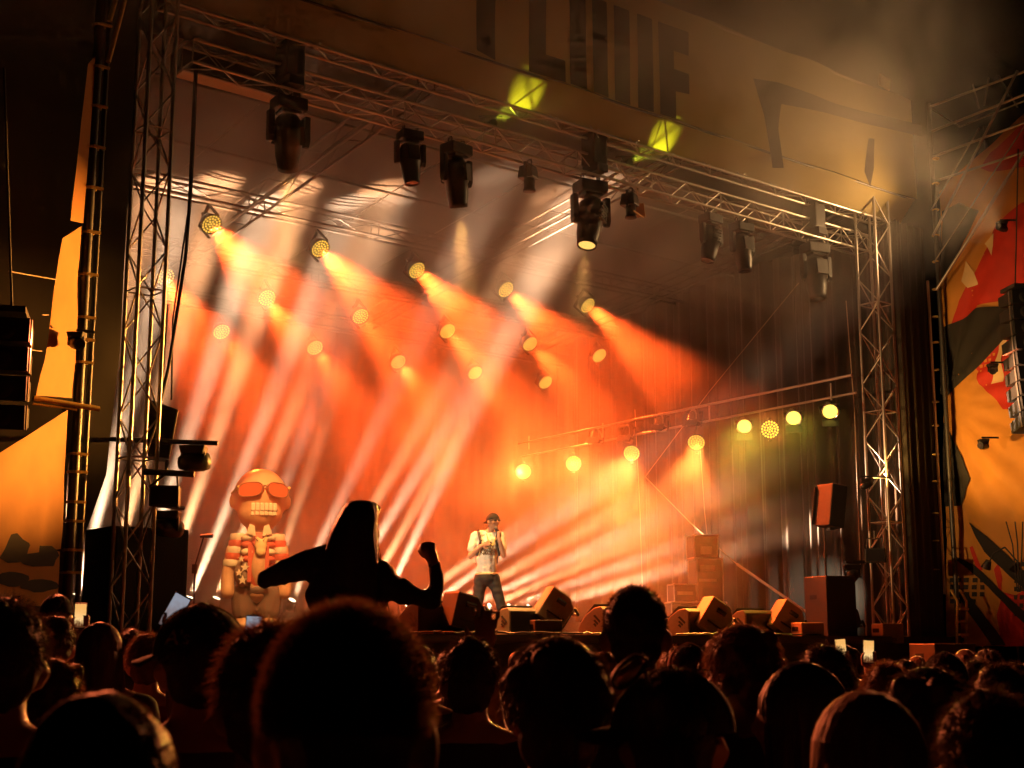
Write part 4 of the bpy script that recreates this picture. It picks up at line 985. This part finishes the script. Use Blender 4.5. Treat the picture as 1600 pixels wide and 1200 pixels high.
# near heads, seen from behind
D = 1.52; loc, top = head_at(545, 940, D)
person('fuzzy haired person seen from behind, the largest head in the middle', loc, -math.atan2(loc.x, loc.y), top - .012, hair='fuzzy', hmat=m_hairb, cloth=CLOTH[0], vox=.010, dense=1.6, seed=4)
pp('close-cropped round head at the bottom left corner', 160, 1082, 262, real=.172, hair='buzz', hmat=m_hair, cloth=CLOTH[0], vox=.010, seed=2)
pp('dark head cut by the left edge of the picture', 8, 945, 128, hair='short', cloth=CLOTH[0], seed=3)
t = pp('person in a dark green cap with a pale letter on it', 315, 950, 128, real=.188, hair='crop', cap=(m_cap_green, R(40)), cloth=CLOTH[3], seed=5)
cu_ = bpy.data.curves.new('cap_letter', 'FONT'); cu_.body = "A's"; cu_.size = .045; cu_.extrude = .002; cu_.align_x = 'CENTER'
lo = bpy.data.objects.new('tmp', cu_); lm = bake(lo)
l_ = obj('cap_letter', lm, m_thread, t); l_.matrix_local = Matrix.Translation(HC + V((-.048, -.101, .048))) @ Matrix.Rotation(R(-27), 4, 'Z') @ Matrix.Rotation(R(72), 4, 'X')
pp('brown haired person with an ear showing left of the largest head', 425, 985, 165, real=.18, hair='short', hmat=m_hairb, cloth=CLOTH[4], seed=6)
pp('dark head with a raised hand beside it, right of the largest head', 735, 1004, 88, hair='short', cloth=CLOTH[0], seed=7)
pp('broad dark haired head left of the crew-cut man', 872, 1004, 158, real=.19, hair='wavy', cloth=CLOTH[2], seed=8)
pp('tall man with a crew cut and both ears showing', 992, 919, 92, real=.172, hair='crop', cloth=CLOTH[0], seed=9, vox=.012)
t = pp('person in a dark cap with its brim pointing left, in front of the crew-cut man', 1050, 1050, 170, real=.19, hair='crop', cap=(m_cap_black, R(75)), cloth=CLOTH[3], seed=10)
pp('person in a dark red cap behind the brimmed cap', 1075, 1008, 66, real=.188, hair='crop', cap=(M('cap_red', (.14, .012, .01), .9), R(10)), cloth=CLOTH[4], seed=11)
gt = pp('wavy haired person with glasses looking left', 1160, 982, 104, real=.20, hair='wavy', hmat=m_hairb, cloth=CLOTH[2], rz=R(55), seed=12)
g_ = MB()
for sx in (-1, 1): g_.torus(HC + V((sx * .034, .108, .006)), .024, .0022, 14, 5, Matrix.Rotation(R(90), 3, 'X')); g_.cyl(HC + V((sx * .058, .105, .01)), HC + V((sx * .082, .0, .0)), .002)
g_.cyl(HC + V((-.01, .112, .01)), HC + V((.01, .112, .01)), .002); g_.build('glasses', m_black, gt)
pp('woman with long dark hair in profile looking left', 1250, 1042, 132, real=.20, hair='long', cloth=CLOTH[0], rz=R(68), seed=13)
pp('dark haired head behind the woman in profile', 1288, 1014, 84, hair='short', cloth=CLOTH[2], seed=14)
pp('short haired head right of the two glowing phones', 1383, 1042, 76, hair='short', hmat=m_hairb, cloth=CLOTH[0], seed=15)
pp('broad dark head behind the blond one', 1448, 1050, 138, real=.19, hair='wavy', cloth=CLOTH[0], seed=16)
pp('head in a flat dark hat in front of the low box speaker', 1475, 1022, 72, real=.19, hair='crop', cap=(m_cap_black, R(0)), cloth=CLOTH[1], seed=17)
pp('blond haired person at the bottom right', 1353, 1090, 190, real=.20, hair='long', hmat=m_hairy, cloth=CLOTH[3], vox=.012, dense=2.0, seed=18)
pp('dark head at the right edge', 1562, 1046, 92, hair='short', cloth=CLOTH[2], seed=19)
pp('large dark head low at the right edge', 1545, 1092, 175, real=.19, hair='short', cloth=CLOTH[0], seed=20)
pp('small head left of the right edge in the front rows', 1525, 1036, 58, hair='short', cloth=CLOTH[1], seed=21)
pp('person in a cap filming with a phone at the far left', 90, 930, 42, real=.188, hair='crop', cap=(m_cap_black, R(20)), cloth=CLOTH[1], seed=22)
pp('dark head below the phone filming person', 88, 968, 58, hair='short', cloth=CLOTH[0], seed=23)
pp('long haired head in front of the left loudspeaker box', 157, 976, 62, hair='long', hmat=m_hairb, cloth=CLOTH[0], seed=24)
pp('curly brown head above the close-cropped head', 82, 1034, 84, hair='wavy', hmat=m_hairb, cloth=CLOTH[2], seed=25)
pp('hooded head between the curly one and the long haired one', 140, 1012, 48, hair='crop', cloth=CLOTH[1], seed=26)
pp('reddish short haired head left of the green cap', 232, 996, 60, hair='short', hmat=m_hairb, cloth=CLOTH[4], seed=27)
pp('small dark head close to the green cap', 205, 985, 34, hair='short', cloth=CLOTH[0], seed=28)
# heads of the front rows seen as a dark fringe
random.seed(21)
FR = 'heads along the front rows'
for i in range(34):
    D = random.uniform(7.5, 15.5); x = random.uniform(20, 1590)
    if 690 < x < 800 and D > 9: continue
    loc, top = head_at(x, 1004, D)
    uu = (loc - V((X0, Y0, 0))).dot(DU); vv = (loc - V((X0, Y0, 0))).dot(DV)
    if vv > -1.3: continue
    person('one of the small dark heads packed in the front rows below the stage', loc, random.uniform(-.4, .4), random.uniform(1.55, 1.74), hair=random.choice(('short', 'crop', 'long', 'wavy')), hmat=random.choice((m_hair, m_hair, m_hairb)), group=FR, seed=1, dense=.4)
for x, y, w in ((1315, 1040, 52), (1415, 1034, 48), (1500, 1040, 50), (1590, 1040, 60), (700, 1020, 45), (655, 1012, 60), (1110, 1024, 50), (1215, 1030, 45)):
    pp('one of the small dark heads packed in the front rows below the stage', x, y, w, hair='short', group=FR, seed=1, dense=.4)

# ---- woman on shoulders
D = 6.0; k = D / FPX / math.cos(PITCH) * .99
gl = atw(553, 1004, Y=D); gl.z = 0
def G(x, y, dy=0.): return V(((x - 553) * k, dy, CAM_H + (1004 - y) * k * 1.0))
gp = thing('person', 'woman in black on someone\'s shoulders, elbows out and one fist raised', 'person', gl, 0)
b = MB()
limb(b, [(G(552, 1075), .12), (G(549, 1000), .105), (G(549, 930), .12), (G(550, 905), .105)])
limb(b, [(G(508, 884), .060), (G(552, 882), .066), (G(598, 905), .056)])
capsule(b, G(553, 884), .05, G(554, 856), .048); head_prims(b, G(556, 835), .96, 0., R(-6))
limb(b, [(G(508, 884), .055), (G(452, 895), .038), (G(420, 907), .027), (G(440, 893, .20), .030), (G(470, 880, .30), .030)])
limb(b, [(G(600, 912), .050), (G(640, 933), .034), (G(672, 940), .027), (G(676, 912, .03), .026), (G(673, 882, .04), .026), (G(667, 868, .05), .030)])
fc = G(664, 864, .05)
for i in range(4):                                   # four curled fingers and a thumb
    x = -.030 + i * .018; b_ = fc + V((x, .0, .016 + .006 * math.sin(i)))
    limb(b, [(fc + V((x * .8, 0, .0)), .013), (b_ + V((0, .012, .012)), .0105), (b_ + V((0, .045, .004)), .0095), (b_ + V((0, .04, -.022)), .0085)], 8)
limb(b, [(fc + V((-.02, .01, -.02)), .013), (fc + V((-.040, .03, .0)), .0105), (fc + V((-.036, .035, .024)), .009)], 8)
for sx in (-1, 1): limb(b, [(G(552, 1078) + V((sx * .09, 0, 0)), .095), (G(552, 1088) + V((sx * .13, .40, 0)), .065), (G(552, 1250) + V((sx * .12, .34, 0)), .05), (G(552, 1265) + V((sx * .12, .44, 0)), .04)])
obj('body', remesh(b, .0095, 2, 'body'), m_skin2, gp)
b = MB()
limb(b, [(G(544, 1060), .15), (G(543, 1000), .145), (G(542, 940), .155), (G(545, 912), .14)]); b.ell(G(542, 935), (.178, .12, .13))
limb(b, [(G(510, 882), .074), (G(552, 886), .075), (G(592, 905), .066)])
limb(b, [(G(508, 882), .078), (G(474, 889), .062), (G(442, 898), .053), (G(414, 908), .037), (G(436, 896, .18), .040), (G(462, 886, .27), .038)])
limb(b, [(G(598, 914), .062), (G(640, 934), .044), (G(673, 941), .037), (G(677, 912, .03), .034), (G(674, 886, .04), .029)])
sw = remesh(b, .011, 2, 'sweater')
ruffle(sw, lambda p: .010 * mnoise.noise(p * 14) + .006 * mnoise.noise(p * 34))
obj('sweater', sw, CLOTH[0], gp)
lv = ((788, 561, 14, .05), (790, 561, 21, .07), (795, 561, 25.5, .088), (804, 559, 28.5, .100), (816, 556, 31.5, .106), (830, 553, 34.5, .108), (842, 551, 37, .106), (856, 550, 39, .10), (872, 549, 40.5, .095), (892, 549, 42, .085), (915, 548, 43, .075), (940, 547, 42, .06), (962, 546, 36, .04))
hv, hf_ = [], []
for j, (y_, x_, hw_, ry) in enumerate(lv):
    for i in range(36):
        a = 6.2832 * i / 36; p = G(x_, y_, -.012 * j * .6) + V((hw_ * k * math.cos(a), ry * math.sin(a), 0))
        hv.append(p + V((math.cos(a), math.sin(a), 0)) * (.004 * mnoise.noise(V((math.cos(a) * 9, math.sin(a) * 9, y_ * .02)))))
for j in range(len(lv) - 1): hf_ += [((j + 1) * 36 + i, (j + 1) * 36 + (i + 1) % 36, j * 36 + (i + 1) % 36, j * 36 + i) for i in range(36)]
hf_.append(tuple(range(36))); hf_.append(tuple(range((len(lv) - 1) * 36 + 35, (len(lv) - 1) * 36 - 1, -1)))
hm = MB().add(hv, hf_, True).mesh('hair')
mb = MB(); rg = random.Random(5)
for _ in range(500):
    a = rg.uniform(3.2, 6.2); p = G(552, 836) + V((.086 * math.cos(a), .10 * math.sin(a), rg.uniform(-.06, .02))); pts = [p]
    for q in range(6): p = p + V((rg.uniform(-.012, .012) + .005 * math.cos(a), rg.uniform(-.008, .004), -rg.uniform(.03, .07))); pts.append(p)
    for i in range(6): s_ = V((.0016, 0, 0)); mb.add([pts[i] - s_, pts[i] + s_, pts[i + 1] + s_, pts[i + 1] - s_], [(0, 1, 2, 3)], True)
b2 = bmesh.new(); b2.from_mesh(hm); tmp = mb.mesh('t'); b2.from_mesh(tmp); b2.to_mesh(hm); b2.free()
obj('hair', hm, m_hair, gp)
sg = thing('sunglasses', 'sunglasses pushed up on the head of the woman on shoulders', 'sunglasses', gl, 0)
fr = MB()
fr.path([G(534, 792, .09), G(560, 789, .11), G(586, 797, .08)], .008); fr.path([G(586, 797, .08), G(586, 806, .02), G(583, 814, -.04)], .006); fr.path([G(534, 792, .09), G(531, 802, .02)], .005)
fr.build('frame', m_black, sg)
for x in (546, 573): MB().ell(G(x, 795, .105), (.034, .008, .024), 12, 8).build('lens', m_glassdark, sg)
person('person carrying the woman on shoulders, hidden behind the largest head', gl + V((0, .10, 0)), 0, 1.70, hair='short', cloth=CLOTH[0], seed=1, dense=.4)

# raised hand in front of the stage
def hand_prims(b, w, up, side, s_=1.0, spread=.16, bend=.012, away=V((0, 1, 0))):
    """open hand: palm, four fingers and a thumb; w = wrist"""
    up = up.normalized(); side = side.normalized()
    b.ell(w + up * .045 * s_, (.042 * s_, .016 * s_, .050 * s_), 12, 8, Matrix((side, away, up)).transposed())
    for i, L in enumerate((.068, .078, .073, .056)):
        o = (i - 1.5); r0 = w + up * .082 * s_ + side * o * .021 * s_; d = (up + side * o * spread).normalized()
        limb(b, [(r0, .0095 * s_), (r0 + d * L * .5 * s_ + away * bend, .0088 * s_), (r0 + d * L * s_ + away * bend * 2.5, .0075 * s_)], 8)
    t0 = w + up * .025 * s_ - side * .035 * s_
    limb(b, [(t0, .013 * s_), (t0 + (up * .7 - side).normalized() * .035 * s_, .011 * s_), (t0 + (up * 1.6 - side).normalized() * .062 * s_, .009 * s_)], 8)
hw = atw(757, 1018, Y=4.7)
hp_ = thing('person', 'raised hand with spread fingers in front of the performer', 'person', V((hw.x, hw.y, 0)), 0)
b = MB(); l0 = V((0, 0, hw.z)); hand_prims(b, l0, V((.05, 0, 1)), V((1, 0, 0)), .95)
limb(b, [(l0 + V((0, 0, .01)), .028), (l0 + V((.03, -.03, -.24)), .042), (l0 + V((.12, -.06, -.45)), .055), (l0 + V((.16, -.05, -.5)), .06)])
bb_ = MB(); body_prims(bb_, True, False); b.add([V((q[0] + .33, q[1], q[2] * .86)) for q in bb_.v], bb_.f, True)
obj('body', remesh(b, .010, 1, 'body'), m_skin2, hp_)
cl = mcopy(pmesh('cl', lambda: remesh(clothes(), .022, 3, 'top')), CLOTH[0], 'cl'); o = obj('top', cl, None, hp_, (.33, 0, 0)); o.scale = (1, 1, .86)
kh = ('hair', 'short', 1, .4); hm = pmesh(kh, lambda: hair_mesh('short', 1, .4)); o = obj('hair', mcopy(hm, m_hair, kh), None, hp_, (.33, 0, 0)); o.scale = (1, 1, .86)

# phones held up
def phone(label, x, y, D, w, h, tilt, scr, rz=0.):
    p = atw(x, y, Y=D); t = thing('phone', label, 'phone', p, rz, 'phones held up in the crowd')
    rot = Matrix.Rotation(tilt, 3, 'Y')
    bevel(MB().box((0, 0, 0), (w, .009, h), rot).build('case', m_black, t), .004)
    MB().box((0, -.0058, 0), (w * .90, .002, h * .92), rot).build('screen', scr, t)
    # the hand and forearm that hold it
    q = thing('person', 'person raising the ' + label, 'person', V((p.x, p.y, 0)), rz); b = MB(); c = V((0, 0, p.z))
    for i in range(4): limb(b, [(c + V((w * .62, .012, -h * .5 + .012 + i * .019)), .0095), (c + V((w * .58, -.006, -h * .5 + .014 + i * .019)), .0085), (c + V((w * .30, -.014, -h * .5 + .016 + i * .019)), .0075)], 8)
    limb(b, [(c + V((-w * .5, .012, -h * .5 - .005)), .013), (c + V((-w * .60, .0, -h * .25)), .011), (c + V((-w * .45, -.012, -h * .05)), .009)], 8)
    b.ell(c + V((0, .022, -h * .45)), (.042, .016, .050)); limb(b, [(c + V((0, .02, -h * .5 - .03)), .030), (c + V((.02, 0, -h * .5 - .27)), .042), (c + V((.10, -.05, -h * .5 - .5)), .052)])
    bb_ = MB(); body_prims(bb_, True, False); hs = min(.95, (p.z - .12) / 1.755); off = V((.20, -.12, 0))
    b.add([V(v_) * hs + off for v_ in bb_.v], bb_.f, True)
    limb(b, [(c + V((.10, -.05, -h * .5 - .5)), .052), (V((.04, 0, 1.38 * hs)) + V((0, -.12, 0)), .056)])
    obj('body', remesh(b, .009, 1, 'body'), m_skin2, q)
    for nm, me_ in (('top', mcopy(pmesh('cl', lambda: remesh(clothes(), .022, 3, 'top')), CLOTH[1], 'cl')), ('hair', mcopy(pmesh(('hair', 'short', 1, .4), lambda: hair_mesh('short', 1, .4)), m_hair, ('hair', 'short', 1, .4)))):
        o = obj(nm, me_, None, q, off); o.scale = (hs,) * 3
    return t
phone('phone with a glowing screen at the far left', 126, 962, 8.5, .075, .15, 0, m_screen)
phone('phone held at a slant beside the green cap', 273, 956, 5.5, .07, .145, R(28), m_screen2)
phone('dim phone right of the green cap', 396, 984, 6.0, .07, .12, R(3), m_screen2)
phone('glowing phone left of the pair at the right', 1314, 1016, 9.5, .075, .155, R(-4), m_screen)
phone('glowing phone right of the pair at the right', 1357, 1018, 9.5, .075, .155, R(3), m_screen)
# sunglasses on the brimmed cap
p0 = atw(983, 1050, Y=2.3)
sg = thing('sunglasses', 'sunglasses with a shining amber lens in front of the crew-cut man', 'sunglasses', p0, 0)
rm = Matrix.Rotation(R(-42), 3, 'Y')
MB().ell((0, 0, 0), (.030, .006, .012), 14, 8, rm).build('lens', M('amber_lens', (.75, .36, .12), .15, .6), sg)
MB().torus((0, .0, 0), 1.0, .004, 24, 5, rm @ Matrix.Diagonal((.034, 1, .016)) @ Matrix.Rotation(R(90), 3, 'X')).build('frame', m_black, sg)
MB().path([V((.02, .01, .03)), V((.035, .05, -.02)), V((.05, .08, -.04))], .003).build('temple', m_black, sg)

# ---- performer
D = 20.9; kf = .0095
pl = atw(760, 988, v=1.5); pl.z = DECK
def F(x, y, dy=0.): return V(((x - 760) * kf, dy, (990 - y) * kf))
pf = thing('person', 'performer in white tee, dark jeans and backwards cap singing into a microphone', 'person', pl, 0)
b = MB()
limb(b, [(F(740, 984, -.10), .040), (F(742, 981, .02), .045), (F(746, 940, -.02), .055), (F(751, 900), .085)])
limb(b, [(F(790, 984, -.10), .040), (F(788, 981, .02), .045), (F(782, 940, -.03), .055), (F(770, 900), .085)])
limb(b, [(F(760, 890), .115), (F(760, 868), .120), (F(762, 850), .145)]); limb(b, [(F(743, 836), .06), (F(762, 833), .07), (F(781, 837), .06)])
capsule(b, F(764, 834), .055, F(768, 822, -.03), .052); HP = head_prims(b, F(770, 814, -.04), 1.02, R(180 + 38), R(8))
limb(b, [(F(742, 838), .055), (F(735, 868, -.05), .044), (F(746, 858, -.18), .034), (F(752, 853, -.20), .03)])
limb(b, [(F(782, 840), .055), (F(787, 867, -.10), .043), (F(781, 846, -.19), .032), (F(779, 839, -.20), .03)])
hand_prims(b, F(752, 853, -.20), V((.9, 0, .35)), V((-.35, 0, .9)), .95, .10, -.002, V((0, 1, 0)))
mc = F(779, 834, -.20)
for i in range(4): limb(b, [(mc + V((.030, .01, -.03 + i * .018)), .010), (mc + V((.014, -.022, -.028 + i * .018)), .009), (mc + V((-.018, -.016, -.026 + i * .018)), .008)], 8)
limb(b, [(mc + V((.0, .02, -.03)), .013), (mc + V((-.024, .012, .0)), .011), (mc + V((-.022, .0, .025)), .009)], 8); b.ell(mc + V((.012, .016, -.01)), (.032, .02, .042))
obj('body', remesh(b, .010, 1, 'body'), m_skin, pf)
b = MB(); limb(b, [(F(760, 888), .152), (F(760, 868), .150), (F(762, 850), .165)]); limb(b, [(F(743, 836), .075), (F(762, 836), .08), (F(781, 837), .075)])
limb(b, [(F(742, 838), .078), (F(737, 856, -.03), .070)]); limb(b, [(F(782, 839), .078), (F(785, 855, -.05), .068)])

tee = remesh(b, .011, 3, 'tee_shirt')
ruffle(tee, lambda p: .014 * mnoise.noise(V((p.x * 8, p.y * 8, p.z * 13))) + .006 * mnoise.noise(p * 24))
to = obj('tee_shirt', tee, m_white, pf)
cv_ = bpy.data.curves.new('tee_print', 'FONT'); cv_.body = "OUR\nSTATE\n& 32H\nNATIVE"; cv_.size = .062; cv_.extrude = .004; cv_.align_x = 'CENTER'; cv_.space_line = .78; cv_.offset = .002
lo = bpy.data.objects.new('tmp', cv_); lm = bake(lo)
l_ = obj('tee_print', lm, m_print, to); l_.location = F(762, 851, -.178); l_.rotation_euler = (R(84), 0, 0)
b = MB(); b.ell(F(760, 901), (.17, .15, .13))
limb(b, [(F(741, 976, .0), .066), (F(746, 940, -.02), .075), (F(751, 902), .105)]); limb(b, [(F(788, 976, .0), .066), (F(782, 940, -.03), .075), (F(770, 902), .105)])
jn = remesh(b, .012, 2, 'jeans')
ruffle(jn, lambda p: .010 * mnoise.noise(V((p.x * 8, p.y * 8, p.z * 18))))
obj('jeans', jn, m_jeans, pf)
MB().torus(F(760, 895), .150, .018, 20, 5, Matrix.Diagonal((1, .85, 1))).build('belt', m_cream, pf)
for x in (740, 790):
    b = MB(); limb(b, [(F(x, 986, -.13), .042), (F(x, 984, -.04), .052), (F(x, 981, .04), .05)]); obj('shoe', remesh(b, .012, 2, 'shoe'), m_white, pf)
hr = Matrix.Translation(F(770, 814, -.04)) @ Matrix.Rotation(R(180 + 38), 4, 'Z') @ Matrix.Rotation(R(8), 4, 'X') @ Matrix.Translation(-HC)
co = cap_parts(m_cap_black, pf, R(180)); co.matrix_local = hr
s_ = MB()
for sx in (-1, 1): s_.ell(HC + V((sx * .034, .104, .004)), (.030, .010, .020), 12, 8); s_.cyl(HC + V((sx * .06, .10, .01)), HC + V((sx * .085, .0, .0)), .004)
s_.cyl(HC + V((-.02, .11, .008)), HC + V((.02, .11, .008)), .005); s_.build('sunglasses', m_black, pf).matrix_local = hr
for xs in ((747, 751), (778, 775)):
    pts = [F(xs[0], 830, .04), F(xs[0], 829, -.09), F(xs[1], 845, -.175), F(xs[0] - (2 if xs[0] < 760 else -2), 868, -.13)]
    MB().path(pts, .020, 6).build('backpack_strap', m_black, pf)
bpk = bevel(MB().box(F(760, 856, .24), (.34, .18, .46)).build('backpack', m_black, pf), .06, 4)
MB().path([F(760, 833, -.13), F(764, 848, -.175), F(770, 852, -.18), F(775, 836, -.13)], .007).build('chain', m_yrope, pf)
mic = thing('microphone', 'dark hand microphone at the performer\'s mouth', 'microphone', pl + mc, 0)
MB().cyl((.012, 0, -.10), (-.03, .01, .05), .014, .020, 10).build('handle', m_black, mic); MB().ell((-.038, .012, .075), (.027, .027, .032), 12, 8).build('grille', m_steel, mic)

# ---- inflatable figure
il = atw(398, 985, v=5.0); il.z = DECK; kf2 = .01035
inf = thing('inflatable_figure', 'giant inflatable bald figure with red sunglasses, bared teeth and striped jacket', 'inflatable', il, R(14))
def I(x, y, dy=0.): return V(((x - 398) * kf2, dy, (988 - y) * kf2))
b = MB(); b.ell(I(400, 776), (.435, .41, .46), 24, 16); b.ell(I(400, 800, -.05), (.36, .36, .30), 20, 12)
for sx in (-1, 1): b.ell(I(400 + sx * 42, 783), (.06, .07, .12), 10, 8)
capsule(b, I(400, 815), .20, I(400, 835), .2)
limb(b, [(I(360, 858), .105), (I(354, 895), .10), (I(355, 922, -.05), .115)]); limb(b, [(I(436, 856), .105), (I(442, 895), .10), (I(441, 922, -.05), .115)])
for x in (380, 418): limb(b, [(I(x, 975, -.1), .14), (I(x, 968), .13), (I(x, 930), .16)])
limb(b, [(I(398, 915), .27), (I(398, 870), .27), (I(398, 845), .22)])
obj('body', remesh(b, .028, 3, 'body'), m_inf, inf)
b = MB(); limb(b, [(I(399, 902), .30), (I(399, 870), .30), (I(399, 846), .25)]); jk = remesh(b, .03, 2, 'jacket'); obj('jacket', jk, m_infred, inf)
MB().ell(I(379, 893, -.12), (.15, .20, .24), 14, 10).build('star_panel', m_infgrey, inf)
b = MB(); 
for k_, y in enumerate((838, 848, 858, 868, 878)):
    for sx in (-1, 1):
        x = 398 + sx * (29 + k_ * 2.4); MB().lathe([(.125, -.054), (.135, -.03), (.135, .03), (.125, .054)], I(x, y), 18).build('sleeve_stripe', m_infred if k_ % 2 else m_infwhite, inf)
for sx in (-1, 1):
    for k_, y in enumerate((840, 851, 862, 873)): MB().ell(I(398 + sx * 17, y, -.19 - .012 * k_), (.10, .085, .060), 12, 8).build('chest_stripe', m_infred if k_ % 2 else m_infwhite, inf)
    MB().box(I(398 + sx * 13, 880, -.30), (.06, .06, .58), Matrix.Rotation(R(-6), 3, 'X')).build('jacket_edge', m_infred, inf)
    MB().prism([(0, 0), (sx * .15, .04), (sx * .10, .19), (sx * .02, .16)], .05, Matrix.Translation(I(398 + sx * 5, 838, -.30))).build('collar', m_infwhite, inf)
MB().ell(I(400, 884, -.16), (.16, .18, .36), 16, 12).build('undershirt', m_inf, inf)
b = MB()
for p_, r_ in (((401, 852), .10), ((401, 861), .085), ((397, 846), .05), ((406, 846), .05), ((395, 842), .03), ((408, 842), .03)): b.ell(I(*p_, -.35), (r_, .05, r_), 12, 8)
obj('pendant', remesh(b, .015, 2, 'pendant'), m_cream, inf)
for sx in (-1, 1): MB().path([I(398 + sx * 12, 834, -.28), I(399 + sx * 8, 841, -.37), I(400 + sx * 4, 846, -.40)], .008).build('chain', m_line, inf)
def star(c, r, m4=None):
    pts = [(r * (1 if i % 2 == 0 else .42) * math.sin(i * math.pi / 5), r * (1 if i % 2 == 0 else .42) * math.cos(i * math.pi / 5)) for i in range(10)]
    return MB().prism(pts, .03, Matrix.Translation(c) @ (m4 or Matrix.Identity(4)))
for x, y, r_ in ((372, 873, .055), (378, 886, .075), (369, 894, .06), (375, 905, .075)): star(I(x, y, -.335), r_, Matrix.Rotation(R(-15), 4, 'Z')).build('star', m_infwhite, inf)
b = MB()
for x in (380, 418): limb(b, [(I(x, 950), .19), (I(x, 925), .205)])
b.ell(I(399, 918), (.32, .28, .15)); obj('shorts', remesh(b, .03, 2, 'shorts'), m_infdark, inf)
for sx, x0 in ((-1, 382), (1, 424)):
    ln = []; w_, h_ = .20 if sx < 0 else .175, .112
    pts = [(w_ * math.copysign(abs(math.cos(a)) ** .7, math.cos(a)), h_ * math.copysign(abs(math.sin(a)) ** .75, math.sin(a)) - .02 * math.cos(a) * sx) for a in [i * 6.283 / 22 for i in range(22)]]
    mm = Matrix.Translation(I(x0, 768, -.44 + .03)) @ Matrix.Rotation(R(sx * 24), 4, 'Z')
    MB().prism(pts, .07, mm).build('sunglass_lens', m_inflens, inf)
    MB().path([mm @ V((x, -.004, z)) for x, z in pts + pts[:1]], .008, 5).build('lens_rim', m_line, inf)
    MB().path([mm @ V((sx * .20, 0, .05)), I(400 + sx * 40, 768, -.1), I(400 + sx * 43, 770, .08)], .022, 6).build('temple', m_yrope, inf)
MB().path([I(398, 764, -.43), I(404, 762, -.445), I(409, 764, -.43)], .014, 5).build('bridge', m_line, inf)
MB().ell(I(404, 798, -.27), (.225, .13, .10), 16, 10).build('mouth', m_line, inf)
for i in range(6):
    x = 387 + i * 6.6; dy = -.405 + .02 * abs(i - 2.5)
    bevel(MB().box(I(x, 794, dy), (.066, .07, .125)).build('tooth', m_infwhite, inf), .015); bevel(MB().box(I(x, 804, dy + .01), (.064, .07, .062)).build('tooth', m_infwhite, inf), .012)
